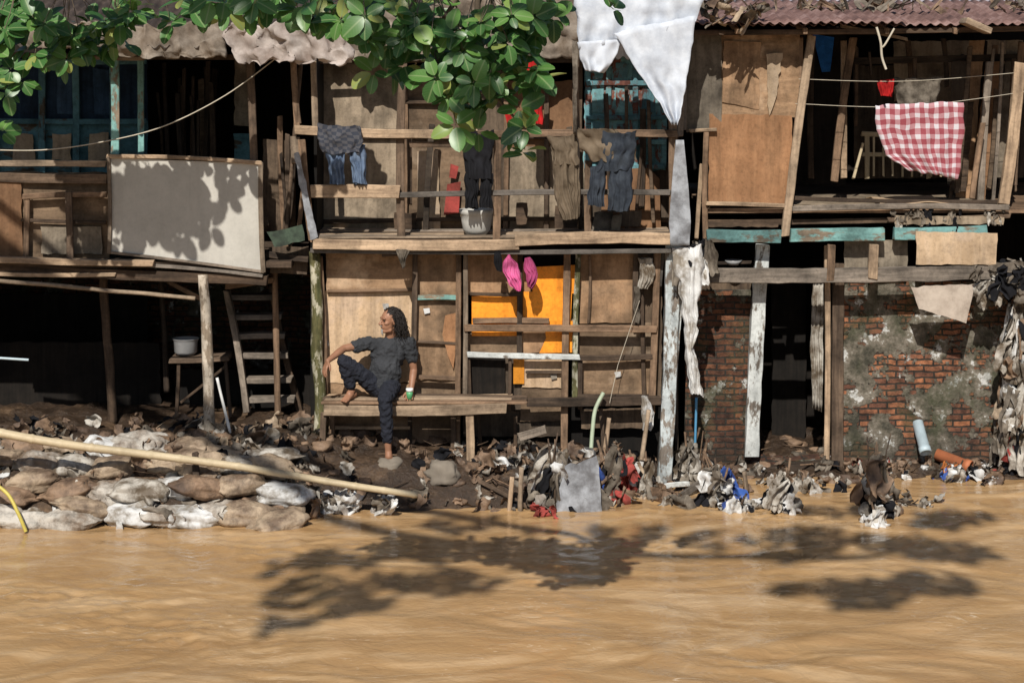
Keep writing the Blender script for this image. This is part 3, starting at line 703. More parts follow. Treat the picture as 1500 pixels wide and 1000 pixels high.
box(at(1110,0,2.2).x,at(1112,0,2.2).x,2.1,3.6,0,1.95,DARK,'passage_wall'); box(at(1236,0,2.2).x,at(1238,0,2.2).x,2.15,3.6,0,1.95,DARK,'passage_wall'); box(at(1110,0,2.2).x,at(1238,0,2.2).x,3.6,3.63,0,1.95,DARK,'passage_wall')
drape([((1192,412),(1206,414)),((1187,500),(1206,500)),((1190,598),(1204,604))],yr+.12,DIRTYW,'door_curtain',amp=.02,folds=3)
PAR=None
lathe([(0,0),(.05,0),(.09,.05),(.085,.05),(0,.01)],at(1074,388,1.85),POTM,'metal_bowl',None)
# ------------------------------------------------------------ laundry etc
drape([((838,-14),(1040,-20)),((844,30),(1026,12)),((847,72),(1014,44))],1.0,WHITEC,'white_cloth',amp=.05,folds=4,hf=.9,rough=.02)
drape([((900,48),(1018,22)),((930,100),(1010,90)),((966,150),(1002,140)),((984,184),(994,184))],.94,WHITEC,'white_cloth',amp=.045,folds=2,rough=.018)
drape([((846,62),(910,58)),((850,88),(898,92)),((858,104),(884,108))],.96,WHITEC,'white_cloth',amp=.03,folds=2)
drape([((838,60),(848,60)),((840,130),(846,130)),((839,196),(845,198))],1.0,GREYC,'cloth_strip',amp=.01,folds=1)
G('hanging_jeans')
drape([((478,215),(506,215)),((480,240),(504,242)),((484,268),(504,270))],1.10,JEAN,'leg',th=.03,rough=.02)
drape([((506,212),(536,212)),((514,240),(536,242)),((518,268),(538,270))],1.11,JEAN,'leg',th=.03,rough=.02)
drape([((466,182),(528,186)),((464,205),(532,205)),((472,222),(526,226))],1.07,PLAID,'plaid_waist',th=.035,rough=.03)
G('hanging_black_trousers')
drape([((680,193),(724,193)),((678,230),(722,230)),((684,260),(720,260))],1.10,BLACK,'seat',th=.045,rough=.03)
drape([((682,255),(702,255)),((680,285),(701,285)),((680,304),(700,306))],1.10,BLACK,'leg',th=.035,rough=.02)
drape([((702,255),(722,255)),((704,285),(721,285)),((702,304),(722,306))],1.11,BLACK,'leg',th=.035,rough=.02)
G('hanging_brown_trousers')
drape([((800,200),(846,198)),((808,222),(846,222)),((810,240),(848,240))],1.09,BROWNC,'seat',th=.04,rough=.03)
drape([((810,236),(830,236)),((812,280),(833,280)),((822,320),(844,320))],1.09,BROWNC,'leg',th=.035,rough=.02)
drape([((828,236),(848,236)),((830,280),(849,280)),((832,318),(848,318))],1.11,BROWNC,'leg',th=.035,rough=.02)
G('hanging_dark_jeans')
drape([((842,190),(905,190)),((850,215),(930,212)),((866,236),(930,236))],1.05,BROWNC,'jacket',th=.045,rough=.04)
drape([((880,192),(932,194)),((880,220),(930,222)),((870,250),(926,250))],1.02,JEAND,'seat',th=.045,rough=.03)
drape([((866,244),(888,244)),((862,275),(886,278)),((860,300),(884,302))],1.02,JEAND,'leg',th=.035,rough=.02)
drape([((892,244),(926,244)),((892,280),(926,280)),((890,308),(922,310))],1.03,JEAND,'leg',th=.04,rough=.02)
PAR=None
drape([((764,84),(795,84)),((768,130),(794,130)),((770,180),(796,182))],1.5,RED,'red_shirt',th=.03,rough=.02)
drape([((740,166),(748,166)),((744,185),(754,185)),((750,204),(757,206))],1.05,RED,'red_ribbon',amp=.01,folds=1)
drape([((742,374),(748,374)),((737,384),(757,384)),((736,396),(761,400)),((742,410),(762,412)),((754,425),(759,425))],1.1,PINK,'pink_plastic_bag',th=.02,rough=.025)
drape([((768,378),(776,378)),((766,386),(782,386)),((770,400),(788,402)),((773,422),(780,424))],1.12,PINKD,'pink_cloth',th=.016,rough=.03)
drape([((724,368),(734,370)),((724,385),(736,388)),((728,396),(736,398))],1.1,BLACK,'rag',th=.02)
drape([((1282,154),(1411,149)),((1284,190),(1412,190)),((1296,226),(1408,225)),((1330,250),(1402,262))],1.6,GINGH,'checked_cloth',amp=.03,folds=4,rough=.016,hf=1.3)
drape([((1284,118),(1310,116)),((1286,130),(1308,132)),((1290,140),(1306,142))],1.9,RED,'red_cloth',th=.02)
drape([((1310,116),(1380,114)),((1312,140),(1376,138)),((1318,160),(1370,156))],1.95,GREYC,'hanging_shirt',th=.03,rough=.03)
tube(smoothpts([at(1170,116,1.65),at(1330,119,1.65),at(1520,104,1.65)]),.003,ROPE,'clothesline',None)
tube(smoothpts([at(1165,152,1.62),at(1330,156,1.62),at(1520,132,1.62)]),.003,ROPE,'clothesline',None)
tube(smoothpts([at(1284,40,1.2),at(1290,62,1.2),at(1292,84,1.22),at(1298,102,1.2)]),.012,ROPE,'frayed_rope',None); tube(smoothpts([at(1310,42,1.2),at(1296,66,1.2),at(1290,70,1.22)]),.010,ROPE,'frayed_rope',None)
drape([((990,205),(1002,205)),((984,270),(1008,270)),((980,325),(1012,325)),((982,360),(1010,360))],1.05,METAL,'zinc_sheet',amp=.01,folds=1,rough=.004)
drape([((985,362),(1030,358)),((990,400),(1030,400)),((1000,450),(1022,450)),((1004,510),(1018,510)),((1012,575),(1030,578))],1.12,PLASW,'plastic_rag',th=.03,rough=.035)
drape([((935,378),(956,378)),((938,400),(960,402)),((934,422),(950,424))],1.3,DIRTYW,'plastic_rag',th=.02,rough=.02)
drape([((928,420),(938,420)),((930,450),(937,450)),((930,472),(936,474))],1.3,GREYC,'rag',th=.02,rough=.02)
drape([((580,366),(600,366)),((582,380),(594,380)),((588,392),(592,392))],1.08,GREYC,'rag',th=.02,rough=.02)
drape([((938,580),(948,580)),((940,605),(960,606)),((942,628),(954,630))],1.2,PLASW,'white_rag',th=.02,rough=.02)
tube([at(937,440,1.25),at(905,535,1.25),at(893,590,1.2)],.003,ROPE,'string',None)
tube(smoothpts([at(884,575,1.15),at(872,600,1.1),at(868,630,1.05),at(866,656,1.0)]),.02,GREENP,'green_hose',None)
round_post(at(1018,665,1.35),at(1020,582,1.3),.013,plain('blue_pipe',(.10,.30,.5),.4),'blue_stick',None,taper=1)
drape([((150,46),(330,30)),((152,60),(330,52)),((158,76),(335,76)),((190,84),(332,86))],.82,TARP,'roof_tarp',amp=.05,folds=3,rough=.05,ns=40)
drape([((325,40),(500,30)),((330,60),(510,56)),((345,90),(520,84)),((352,92),(505,90))],.8,TARPL,'roof_tarp',amp=.05,folds=4,rough=.06,ns=40)
drape([((480,20),(860,-20)),((500,50),(860,20)),((510,85),(850,60)),((520,92),(850,84))],1.7,TARP,'roof_tarp',amp=.05,folds=6,rough=.05,ns=50)
drape([((30,40),(160,30)),((32,56),(160,50)),((40,70),(158,72))],.8,TARP,'roof_tarp',amp=.04,folds=3,rough=.05,ns=40)
zd=at(0,350,1.2).z+.022
lathe([(0,0),(.10,0),(.135,.05),(.15,.14),(.155,.20),(.168,.21),(.168,.25),(.15,.25),(.14,.2),(0,.18)],Vector((at(698,0,1.42).x,1.42,zd)),CEMENT,'cement_flower_pot',None)
def pipe(a,b,r,mat,name):
    ex=(b-a); L=ex.length
    prof=[(r,0),(r,L-.06),(r*1.12,L-.06),(r*1.12,L),(r*.9,L),(r*.85,L-.15),(0,L-.15)]
    o=lathe(prof,a,mat,name,None); o.rotation_mode='QUATERNION'; o.rotation_quaternion=ex.to_track_quat('Z','Y'); return o
pipe(at(1344,618,2.02),at(1356,663,1.8),.055,PVC,'drain_pipe'); pipe(at(1372,665,1.95),at(1422,684,1.75),.06,CLAY,'clay_pipe')
# ------------------------------------------------------------ bamboo pole
round_post(at(-40,626,-.15),at(612,724,.1),.04,BAMB,'bamboo_pole',None,knots=.27,taper=.74)
tube(smoothpts([at(-20,700,-.4),at(10,722,-.45),at(26,750,-.5),at(38,778,-.5)]),.016,YELB,'yellow_stalk',None)
tube([at(-20,523,.6),at(42,527,.6)],.012,PVC,'pale_stick',None)
# ------------------------------------------------------------ sandbags
def onb(u,y): x=(u-750)*(D+y)/F; return Vector((x,y,max(h(x,y),-.02)))
sb=Pile('sandbag_pile',[SACK,SACK2,SACK3,PLASW,BLACK,GREYC,DIRTYW])
rows=[(-.18,.04,11),(.06,.16,10),(.32,.26,10),(.60,.36,8)]
for (y,z0,n) in rows:
    for i in range(n):
        u=-40+ i*500/n+R(-16,16)
        if u>455: continue
        p=onb(u,y+R(-.09,.09)); ang=R(-.5,.5)+(math.pi if R(0,1)<.5 else 0)
        rot=Matrix.Rotation(ang,3,'Z')@Matrix.Rotation(R(-.4,.2),3,'X')@Matrix.Rotation(R(-.25,.25),3,'Y')
        p.z=max(p.z,z0-.04)+.03+R(-.02,.02)
        sb.lump(p,R(.19,.29),R(.13,.18),R(.075,.12),random.choice([0,0,0,1,1,2,6,3]),rot=rot,sq=.62,nz_=.12,m=48,k=24,freq=3.4,ridge=.05,tuft=1)
for _ in range(105):
    u=R(-30,465); y=R(-.26,.85); p=onb(u,y); p.z=max(p.z,.08+.32*(y+.2))+R(.0,.10)
    sb.rag(p+Vector((0,-.04,.0)),R(.10,.24),R(.10,.28),random.choice([6,6,4,4,5,5,2,2,0,3]),yaw=R(-.9,.9),lean=R(-1.1,1.1))
sb.done()
# ------------------------------------------------------------ debris
DM=[DIRTYW,GREYC,BLACK,SACK3,REDD,BLUEC,W_DARK,W_MID,SACK,PURP,YELP,PLASW,ORNG]
db=Pile('river_debris',DM)
def scat(u0,u1,y0,y1,n,mats,s=(.06,.2),lift=.02):
    for _ in range(n):
        u=R(u0,u1); y=R(y0,y1)
        if 525<u<610 and y<1.05: continue
        p=onb(u,y); p.z+=lift+R(-.01,.03)
        k=R(*s)
        if R(0,1)<.5: db.crumple(p,k,k*R(.5,1.4),random.choice(mats),amp=.28)
        else: db.rag(p+Vector((0,-.03,k*.35)),k*.9,k*R(.8,1.5),random.choice(mats),yaw=R(-1,1),lean=R(-1.3,1.3))
scat(-30,470,.6,1.6,130,[0,1,2,3,3,3,8,3,2,1],s=(.06,.22))
scat(460,780,.35,1.3,80,[0,1,3,3,3,3,2],s=(.05,.16))
scat(700,1000,.5,1.4,95,[0,1,2,3,3,11,1,3],s=(.07,.20))
scat(990,1260,1.1,1.9,70,[0,1,2,3,3,11],s=(.06,.16)); scat(1240,1500,1.6,1.95,55,[0,1,3,3,2,4,11],s=(.05,.14))
for _ in range(110):
    u=R(-30,1490); y=(edge((u-750)*19/F)+R(.0,.9)); p=onb(u,y)
    db.stick(p+Vector((R(-.18,.18),R(-.1,.1),R(.0,.05))),p+Vector((R(-.18,.18),R(-.1,.1),R(.02,.14))),R(.003,.010),random.choice([6,7,6]))
for _ in range(300):
    u=R(-30,1490); y=(edge((u-750)*19/F)+R(.0,1.3)); p=onb(u,y); r=R(.025,.09)
    if 540<u<600 and y<1.05: continue
    db.lump(p,r,r,r*.6,3 if R(0,1)<.85 else 1,nz_=.3,m=12,k=8)
for _ in range(20):
    p=at(R(465,560),R(726,745),.2); db.rag(p,R(.14,.3),R(.08,.16),random.choice([11,11,0,1]),yaw=R(-.6,.6),lean=R(-1.3,1.3))
for _ in range(14): db.rag(at(R(385,470),R(712,735),.16),R(.08,.16),R(.12,.24),random.choice([1,2,0,0,11]),yaw=R(-.6,.6),lean=R(-.4,.4))
db.done()
st=Pile('river_stone',[STONE]); st.lump(at(648,695,.72),.16,.12,.12,0,nz_=.25,m=24,k=14); st.lump(onb(570,.83)+Vector((0,0,-.07)),.12,.12,.07,0,nz_=.2,m=24,k=14); st.done()
def snag(name,u,y,w,hh,n,mats,sticks=5):
    g=Pile(name,DM); b=onb(u,y); b.z=-.05
    for _ in range(sticks):
        g.stick(b+Vector((R(-w,w)*.6,R(-.1,.1),0)),b+Vector((R(-w,w)*1.1,R(-.12,.12),hh*R(.85,1.25))),R(.008,.018),random.choice([6,7,7]))
    for _ in range(n):
        t=R(.15,1)**.8; p=b+Vector((R(-w,w)*(1.05-.65*t),R(-.14,.14),hh*t))
        g.rag(p,R(.09,.21),min(hh*t+.05,R(.14,.38)),random.choice(mats),yaw=R(-1,1),lean=R(-.7,.7))
    for _ in range(max(2,n//4)):
        g.crumple(b+Vector((R(-w,w)*1.2,R(-.15,.1),R(.03,.12))),R(.08,.18),R(.08,.18),random.choice(mats),amp=.4)
    g.done()
snag('snagged_rubbish',806,.42,.14,.62,24,[0,1,2,0,11,1])
snag('snagged_rubbish',850,.5,.2,.4,18,[0,1,2,5,3,1,11])
snag('snagged_rubbish',898,.75,.16,.6,26,[4,4,2,0,1,3])
snag('snagged_rubbish',945,.9,.14,.42,16,[0,1,11,3,8])
snag('snagged_rubbish',1010,1.3,.16,.5,24,[0,1,2,11,0,1])
snag('snagged_rubbish',1056,.6,.2,.44,28,[0,1,2,11,9,0,1,5])
snag('snagged_rubbish',1090,.4,.18,.16,14,[11,0,2,11,5],2)
snag('snagged_rubbish',1146,.35,.08,.44,16,[1,0,11,2,0],3)
snag('snagged_rubbish',1180,1.2,.15,.2,12,[1,0,11,3],3)
snag('snagged_rubbish',1290,.15,.13,.64,26,[0,1,3,0,1,8,2],8)
snag('snagged_rubbish',1288,-.15,.09,.2,12,[11,11,0],2)
snag('snagged_rubbish',1335,.6,.26,.12,14,[0,11,1,0],4)
snag('snagged_rubbish',1392,1.62,.12,.2,14,[0,11,5,12],3)
snag('snagged_rubbish',1450,1.5,.14,.16,12,[4,11,0,3],3)
snag('snagged_rubbish',795,.2,.10,.10,8,[4,4,4],0)
snag('snagged_rubbish',715,.5,.14,.16,10,[1,3,0,8],4)
g=Pile('hanging_rubbish',DM)
for _ in range(100):
    t=R(0,1); u=1494-34*t*R(.2,1.)+R(-8,20); p=at(u,400+260*t,1.75+R(-.15,.1))
    g.rag(p,R(.06,.16),R(.16,.5),random.choice([0,0,1,1,1,2,2,3,11,8]+([4,12] if t>.8 else [])),yaw=R(-1,1),lean=R(-.4,.4))
for _ in range(34):
    g.rag(at(R(996,1040),R(345,400),1.2+R(-.1,.3)),R(.05,.12),R(.1,.35),random.choice([0,1,2,1,2,11]),yaw=R(-1,1),lean=R(-.3,.3))
for _ in range(46):
    g.rag(at(R(1430,1500),R(380,430),1.6+R(-.1,.2)),R(.06,.16),R(.08,.28),random.choice([2,1,2,1,0]),yaw=R(-1,1),lean=R(-.9,.9))
for _ in range(34):
    p=at(R(1015,1120),R(0,34),1.2+R(-.1,.2)); k=R(.10,.2)
    g.crumple(p,k*1.6,k*.5,random.choice([1,3,3,3,1,8]),amp=.28)
for _ in range(50):
    p=at(R(1120,1500),R(2,16),2.2+R(-.2,.2)); k=R(.08,.19)
    g.crumple(p,k*1.8,k*.4,random.choice([1,3,8,1,3]),amp=.28)
for _ in range(26):
    g.rag(at(R(1300,1480),R(300,320),1.62),R(.03,.08),R(.04,.16),random.choice([1,2,1,0]),yaw=R(-1,1),lean=R(-.4,.4))
g.done()
panel([(826,684),(874,668),(884,764),(812,758)],.3,METAL,'metal_scrap_sheet',warp=.08,jag=.02)
drape([((806,662),(822,660)),((798,690),(826,690)),((806,720),(822,722))],.42,GREYC,'rag',th=.03,rough=.04)
for a in ((745,765,750,698),(762,766,764,684),(886,660,892,612),(938,690,950,600),(1094,720,1090,690)):
    p=at(a[0],a[1],.35 if a[0]<800 else 1.0); q=at(a[2],a[3],.35 if a[0]<800 else 1.0); round_post(p,q,.024,W_PALE,'wooden_stake',None)
beam3(at(950,752,.4),at(1030,704,1.1),.06,.04,W_GREY,'driftwood_plank',None); beam3(at(702,704,.6),at(790,752,.35),.04,.03,W_MID,'driftwood_plank',None)
beam3(at(970,712,1.0),at(1010,708,1.1),.05,.03,WHITEP,'driftwood_plank',None)
beam3(at(286,662,.2),at(290,728,-.05),.06,.05,W_DARK,'wooden_stake',None); beam3(at(760,640,1.1),at(800,628,1.2),.08,.02,W_GREY,'driftwood_plank',None)
# ------------------------------------------------------------ bench items
cz=bt+.002
lathe([(0,0),(.024,0),(.03,.05),(.033,.085),(.03,.085),(.026,.02),(0,.015)],Vector((at(600,0,1.07).x,1.06,cz)),CUPG,'drinking_cup',None)
lathe([(0,.085),(.034,.085),(.036,.10),(.036,.115),(.03,.118),(0,.118)],Vector((at(600,0,1.07).x,1.06,cz)),WCUP,'cup_lid',None)
# ------------------------------------------------------------ MAN
man=G('man')
class Body:
    def __init__(s): s.b=bmesh.new()
    def ell(s,c,r,fr=None):
        M=(fr.to_4x4() if fr else Matrix.Identity(4)); M=Matrix.Translation(c)@M@Matrix.Diagonal((*r,1)) if not isinstance(r,float) else Matrix.Translation(c)@Matrix.Diagonal((r,r,r,1))
        bmesh.ops.create_icosphere(s.b,subdivisions=3,radius=1,matrix=M)
    def cap(s,a,b,ra,rb):
        d=b-a
        q=d.to_track_quat('Z','Y').to_matrix().to_4x4()
        M=Matrix.Translation((a+b)/2)@q
        bmesh.ops.create_cone(s.b,cap_ends=True,segments=20,radius1=ra,radius2=rb,depth=d.length,matrix=M)
        s.ell(a,float(ra)); s.ell(b,float(rb))
    def chain(s,pts,rs):
        for i in range(len(pts)-1): s.cap(pts[i],pts[i+1],rs[i],rs[i+1])
    def done(s,name,mat,vox,sm=4,disp=0,dsc=.06):
        me=bpy.data.meshes.new(name); s.b.to_mesh(me); me.materials.append(mat)
        o=bpy.data.objects.new(name,me); link(o)
        r=o.modifiers.new('r','REMESH'); r.mode='VOXEL'; r.voxel_size=vox; r.use_smooth_shade=True
        k=o.modifiers.new('k','SMOOTH'); k.iterations=sm; k.factor=.5
        if disp:
            t=bpy.data.textures.new(name+'_folds','CLOUDS'); t.noise_scale=dsc; t.noise_depth=2
            dd=o.modifiers.new('d','DISPLACE'); dd.texture=t; dd.strength=disp; dd.mid_level=.5; dd.texture_coords='GLOBAL'
        return o
V=Vector
pel=V((-1.255,1.20,bt+.125)); chest=V((-1.215,1.27,1.30)); neck0=V((-1.195,1.29,1.445))
sR=V((-1.395,1.25,1.405)); eR=V((-1.635,1.14,1.375)); wR=V((-1.775,.955,1.285))
sL=V((-1.010,1.27,1.405)); eL=V((-.965,1.30,1.14)); wL=V((-.985,1.17,bt+.075))
hipR=V((-1.335,1.17,bt+.115)); kR=V((-1.625,1.01,1.275)); aR=V((-1.555,1.10,bt+.085))
hipL=V((-1.185,1.15,bt+.105)); kL=V((-1.215,.80,bt+.055)); aL=V((-1.185,.84,.44))
Hc=V((-1.195,1.245,1.625))
body=Body()
body.chain([sR,sR.lerp(eR,.5),eR],[.048,.043,.036]); body.chain([eR,eR.lerp(wR,.3),wR],[.036,.038,.024])
body.chain([sL,sL.lerp(eL,.5),eL],[.048,.043,.036]); body.chain([eL,eL.lerp(wL,.3),wL],[.036,.038,.024])
body.chain([neck0-V((0,0,.08)),neck0,Hc+V((.012,.02,-.06))],[.07,.055,.052])
body.chain([chest,neck0-V((0,0,.06))],[.09,.07])
body.chain([kL.lerp(aL,.5),kL.lerp(aL,.75),aL],[.047,.038,.031]); body.chain([kR.lerp(aR,.6),kR.lerp(aR,.8),aR],[.042,.036,.03])
def hand(w,d,nrm,side,curl):
    d=d.normalized(); nrm=(nrm-d*nrm.dot(d)).normalized(); s=d.cross(nrm)*side
    offs=[.030,.010,-.010,-.028]; ln=[.070,.078,.072,.056]
    for o,l in zip(offs,ln):
        k=w+d*(.085-.25*abs(o))+s*o
        body.cap(w+s*o*.5+d*.01,k,.015,.0125)
        p=k; a=curl*.4
        for j,f in enumerate((.45,.32,.25)):
            dd=(d*math.cos(a)-nrm*math.sin(a)+s*o*2.5).normalized(); q=p+dd*l*f
            body.cap(p,q,.0098-.0008*j,.0092-.0008*j); p=q; a+=curl
    b0=w+d*.02+s*.02; b1=b0+(d*.6+s*.8-nrm*.2).normalized()*.036; b2=b1+(d*.85+s*.45-nrm*.3).normalized()*.03; b3=b2+(d*.95+s*.1-nrm*.4).normalized()*.022
    body.chain([b0,b1,b2,b3],[.016,.0125,.0105,.009])
hand(wR,V((-.30,-.35,-.85)),V((-.75,-.5,.35)),-1,.35)
hand(wL,V((-.10,-.95,-.42)),V((0,-.35,.95)),1,.12)
def foot(a,d,up):
    d=d.normalized(); up=(up-d*up.dot(d)).normalized(); s=d.cross(up)
    heel=a-d*.035-up*.045; ball=a+d*.12-up*.058
    body.cap(a,a+d*.045-up*.02,.033,.034); body.cap(heel,heel+d*.05,.03,.032)
    for o in (-.024,0,.024): body.cap(a+d*.03-up*.025+s*o*.4,ball+s*o,.028,.017); body.cap(heel,ball+s*o,.024,.016)
    for i,o in enumerate((-.036,-.018,-.001,.015,.031)):
        big=(i==0); L=(.05,.046,.042,.036,.030)[i]
        body.cap(ball+s*o*.9,ball+s*o*1.05+d*L-up*.004,.0125 if big else .009,.0115 if big else .008)
foot(aR,V((-.45,-.85,-.08)),V((0,0,1)))
foot(aL,V((.12,-.66,-.74)),V((0,-.74,.66)))
f=V((-.86,-.50,-.03)).normalized(); up=V((-.03,-.02,1)); up=(up-f*up.dot(f)).normalized(); s=f.cross(up)
FR=Matrix((f,s,up)).transposed()
def hp(a,b,c): return Hc+f*a+s*b+up*c
body.ell(hp(-.012,0,.03),(.097,.076,.095),FR); body.ell(hp(.03,0,-.035),(.062,.058,.07),FR); body.ell(hp(.062,0,-.088),(.026,.028,.024),FR)
body.cap(hp(.083,0,.022),hp(.113,0,-.016),.010,.0135); body.ell(hp(.10,.013,-.019),(.012,.009,.008),FR); body.ell(hp(.10,-.013,-.019),(.012,.009,.008),FR)
body.cap(hp(.076,.038,.036),hp(.082,.008,.036),.013,.013); body.cap(hp(.076,-.038,.036),hp(.082,-.008,.036),.013,.013)
for q in(1,-1):
    body.ell(hp(.055,q*.042,-.012),(.028,.022,.02),FR); body.ell(hp(-.008,q*.078,.0),(.018,.010,.032),FR)
body.cap(hp(.02,.035,-.08),hp(.06,.012,-.09),.024,.02); body.cap(hp(.02,-.035,-.08),hp(.06,-.012,-.09),.024,.02)
body.ell(hp(.086,0,-.047),(.014,.024,.007),FR); body.ell(hp(.084,0,-.060),(.014,.021,.008),FR)
body.done('body',SKIN,.0048,3)
b2=Body()
for q in(1,-1): b2.ell(hp(.077,q*.031,.014),(.010,.015,.007),FR); b2.cap(hp(.090,q*.016,.040),hp(.078,q*.046,.042),.004,.004)
b2.done('eyes_and_brows',EYE,.003,1)
b3=Body(); b3.cap(hp(.098,.022,-.040),hp(.104,0,-.036),.004,.005); b3.cap(hp(.098,-.022,-.040),hp(.104,0,-.036),.004,.005)
b3.cap(hp(.088,0,-.078),hp(.088,0,-.106),.012,.010); b3.cap(hp(.088,0,-.106),hp(.080,0,-.128),.009,.004)
b3.done('beard',HAIRG,.003,1,disp=.006,dsc=.012)
b4=Body(); b4.ell(hp(-.030,0,.050),(.092,.084,.088),FR); b4.ell(hp(-.06,0,-.02),(.050,.074,.09),FR); b4.done('hair_cap',HAIR,.005,2,disp=.03,dsc=.02)
def strands(name,mat,cnt):
    cu=bpy.data.curves.new(name,'CURVE'); cu.dimensions='3D'; cu.bevel_depth=.0034; cu.bevel_resolution=1
    for i in range(cnt):
        while True:
            dv=V((R(-1,.5),R(-1,1),R(-.5,1))).normalized()
            if dv.x<.25 or dv.z>.8: break
        p=hp(-.02,0,.04)+(f*dv.x*.092+s*dv.y*.082+up*dv.z*.092)
        L=R(.10,.27) if dv.x<.05 else R(.04,.10)
        outw=(f*dv.x+s*dv.y).normalized() if abs(dv.x)+abs(dv.y)>.1 else -f
        n=12; sp=cu.splines.new('POLY'); sp.points.add(n-1); ph=R(0,6); ph2=R(0,6); aa=R(.006,.013)
        vel=(outw*.9+up*R(.0,.5)-f*.4); q=p.copy()
        for k in range(n):
            cur=V((math.sin(ph+k*1.2),math.cos(ph2+k*1.3),math.sin(ph*2+k)))*aa
            sp.points[k].co=(*(q+cur),1); sp.points[k].radius=1-.6*k/n
            vel=vel*.55+V((0,0,-1))*.5+outw*.07-f*.05+V((R(-1,1),R(-1,1),R(-1,1)))*.15
            q+=vel.normalized()*L/n
    cu.materials.append(mat); ho=bpy.data.objects.new(name,cu); link(ho)
strands('hair_strands',HAIR,620); strands('grey_strands',HAIRG,5)
sh=Body()
sh.ell(chest+V((0,-.005,.0)),(.175,.115,.17)); sh.ell(pel.lerp(chest,.45)+V((0,-.015,0)),(.158,.122,.17)); sh.ell(pel+V((.0,0,.0)),(.17,.13,.10))
sh.cap(sR+V((.05,0,-.01)),sL-V((.05,0,.01)),.068,.068)
sh.cap(neck0-V((.05,0,.052)),neck0+V((.05,0,-.052)),.052,.052)
sh.chain([sR,sR.lerp(eR,.3),sR.lerp(eR,.52)],[.068,.067,.062]); sh.chain([sL,sL.lerp(eL,.3),sL.lerp(eL,.55)],[.068,.067,.062])
sh.done('shirt',SHIRT,.006,4,disp=.04,dsc=.05)
tr=Body()
tr.ell(pel-V((0,0,.03)),(.17,.13,.095))
tr.chain([hipR,hipR.lerp(kR,.5),kR],[.09,.08,.066]); tr.chain([kR,kR.lerp(aR,.4),kR.lerp(aR,.78)],[.064,.062,.054])
tr.chain([hipL,hipL.lerp(kL,.5),kL],[.092,.082,.068]); tr.chain([kL,kL.lerp(aL,.4),kL.lerp(aL,.76)],[.066,.062,.052])
tr.done('trousers',TROUS,.006,4,disp=.035,dsc=.045)
PAR=None
# ------------------------------------------------------------ TREE
L=Vector((.12,.71,-.68)).normalized()
class Leaves:
    def __init__(s): s.v=[];s.f=[];s.uv=[];s.c=[]
    def leaf(s,p,d,n,l,w,col):
        d=d.normalized(); n=(n-d*n.dot(d)).normalized(); sd=d.cross(n); o=len(s.v)
        T=(0,.08,.25,.5,.75,.92,1.); Wd=(.03,.22,.42,.5,.42,.22,.0); cur=R(.05,.35); fold=R(.05,.3); ws=R(-.06,.06)
        for t,wd in zip(T,Wd):
            c=p+d*l*t-n*l*cur*t*t+sd*ws*l*t*t
            for k in(-1,0,1):
                s.v.append(c+sd*k*wd*w+n*(abs(k)*fold*wd*w)); s.uv.append((.5+.5*k*wd,t)); s.c.append(col)
        for i in range(6):
            for k in(0,1): a=o+i*3+k; s.f.append((a,a+1,a+4,a+3))
    def rosette(s,p,ax,l,n,bias=.8):
        a0=R(0,6.28); o1=ax.orthogonal().normalized(); o2=ax.cross(o1)
        for i in range(n):
            an=a0+i*2.4; d=(o1*math.cos(an)+o2*math.sin(an))+ax*R(.0,.5)-Vector((0,0,.25))
            nn=ax*.5+Vector((0,-.55,.75))*bias+Vector((R(-1,1),R(-1,1),R(-1,1)))*.55
            k=l*R(.55,1.15); s.leaf(p+d.normalized()*l*.12-ax*l*.12*i/ n*2,d,nn,k,k*R(.58,.74),min(.999,max(0,random.gauss(.5,.24))) if R(0,1)>.03 else 1.)
LV=Leaves(); twigs=[]
def clump(c,rx,ry,rz,nl,l,root=None):
    k=max(1,int(nl/6))
    for _ in range(k):
        while True:
            q=Vector((R(-1,1),R(-1,1),R(-1,1)))
            if q.length<1: break
        p=c+Vector((q.x*rx,q.y*ry,q.z*rz))
        ax=(Vector((q.x*.6,q.y*.3-.35,q.z*.4+.3))+Vector((R(-.4,.4),R(-.4,.4),R(-.3,.3)))).normalized()
        LV.rosette(p,ax,l,random.choice((5,6,7)))
        r0=root or (c+Vector((0,.1,rz*1.1)))
        twigs.append((r0,p))
def vclump(u,v,ru,rv,y,l,dens,ry=.4):
    a=math.pi*ru*rv/540*dens
    clump(at(u,v,y),S(ru,y),ry,S(rv,y),max(6,a),l,root=at(u-10,v-rv*.3,y+.2) if v-rv>20 else at(u-10,-30,y))
yc=-5.8; lc=.145
for e in [(560,30,60,40),(640,60,80,55),(725,50,70,55),(800,40,55,42),(690,120,55,40),(680,170,32,28),(785,118,36,28),(785,196,34,22),(768,220,14,10),(700,185,22,18),(552,92,36,22),(615,105,32,22),(890,5,40,12),(480,14,55,22),(600,20,80,30),(760,15,90,22),(740,100,50,44),(530,20,60,30),(420,5,70,16),(330,2,80,14),(740,150,30,22),(650,100,50,30)]:
    vclump(*e,yc,lc,3.9)
yl=-.62; ll=.19
for e in [(28,40,55,50),(105,30,60,42),(185,40,55,34),(12,112,28,36),(215,12,46,22),(300,8,80,20),(395,4,60,14),(6,192,10,14),(60,80,34,28),(150,62,36,20),(0,20,40,60),(250,35,24,16),(90,70,60,24)]:
    vclump(*e,yl,ll,3.8)
def shade(u,v,rx,ry,n,zt):
    d=F*HC/(v-40); y=d-D; p=Vector(((u-750)*d/F,y,0)); c=p-L*(zt/(-L.z)); clump(c,rx,ry,.3,n,.19)
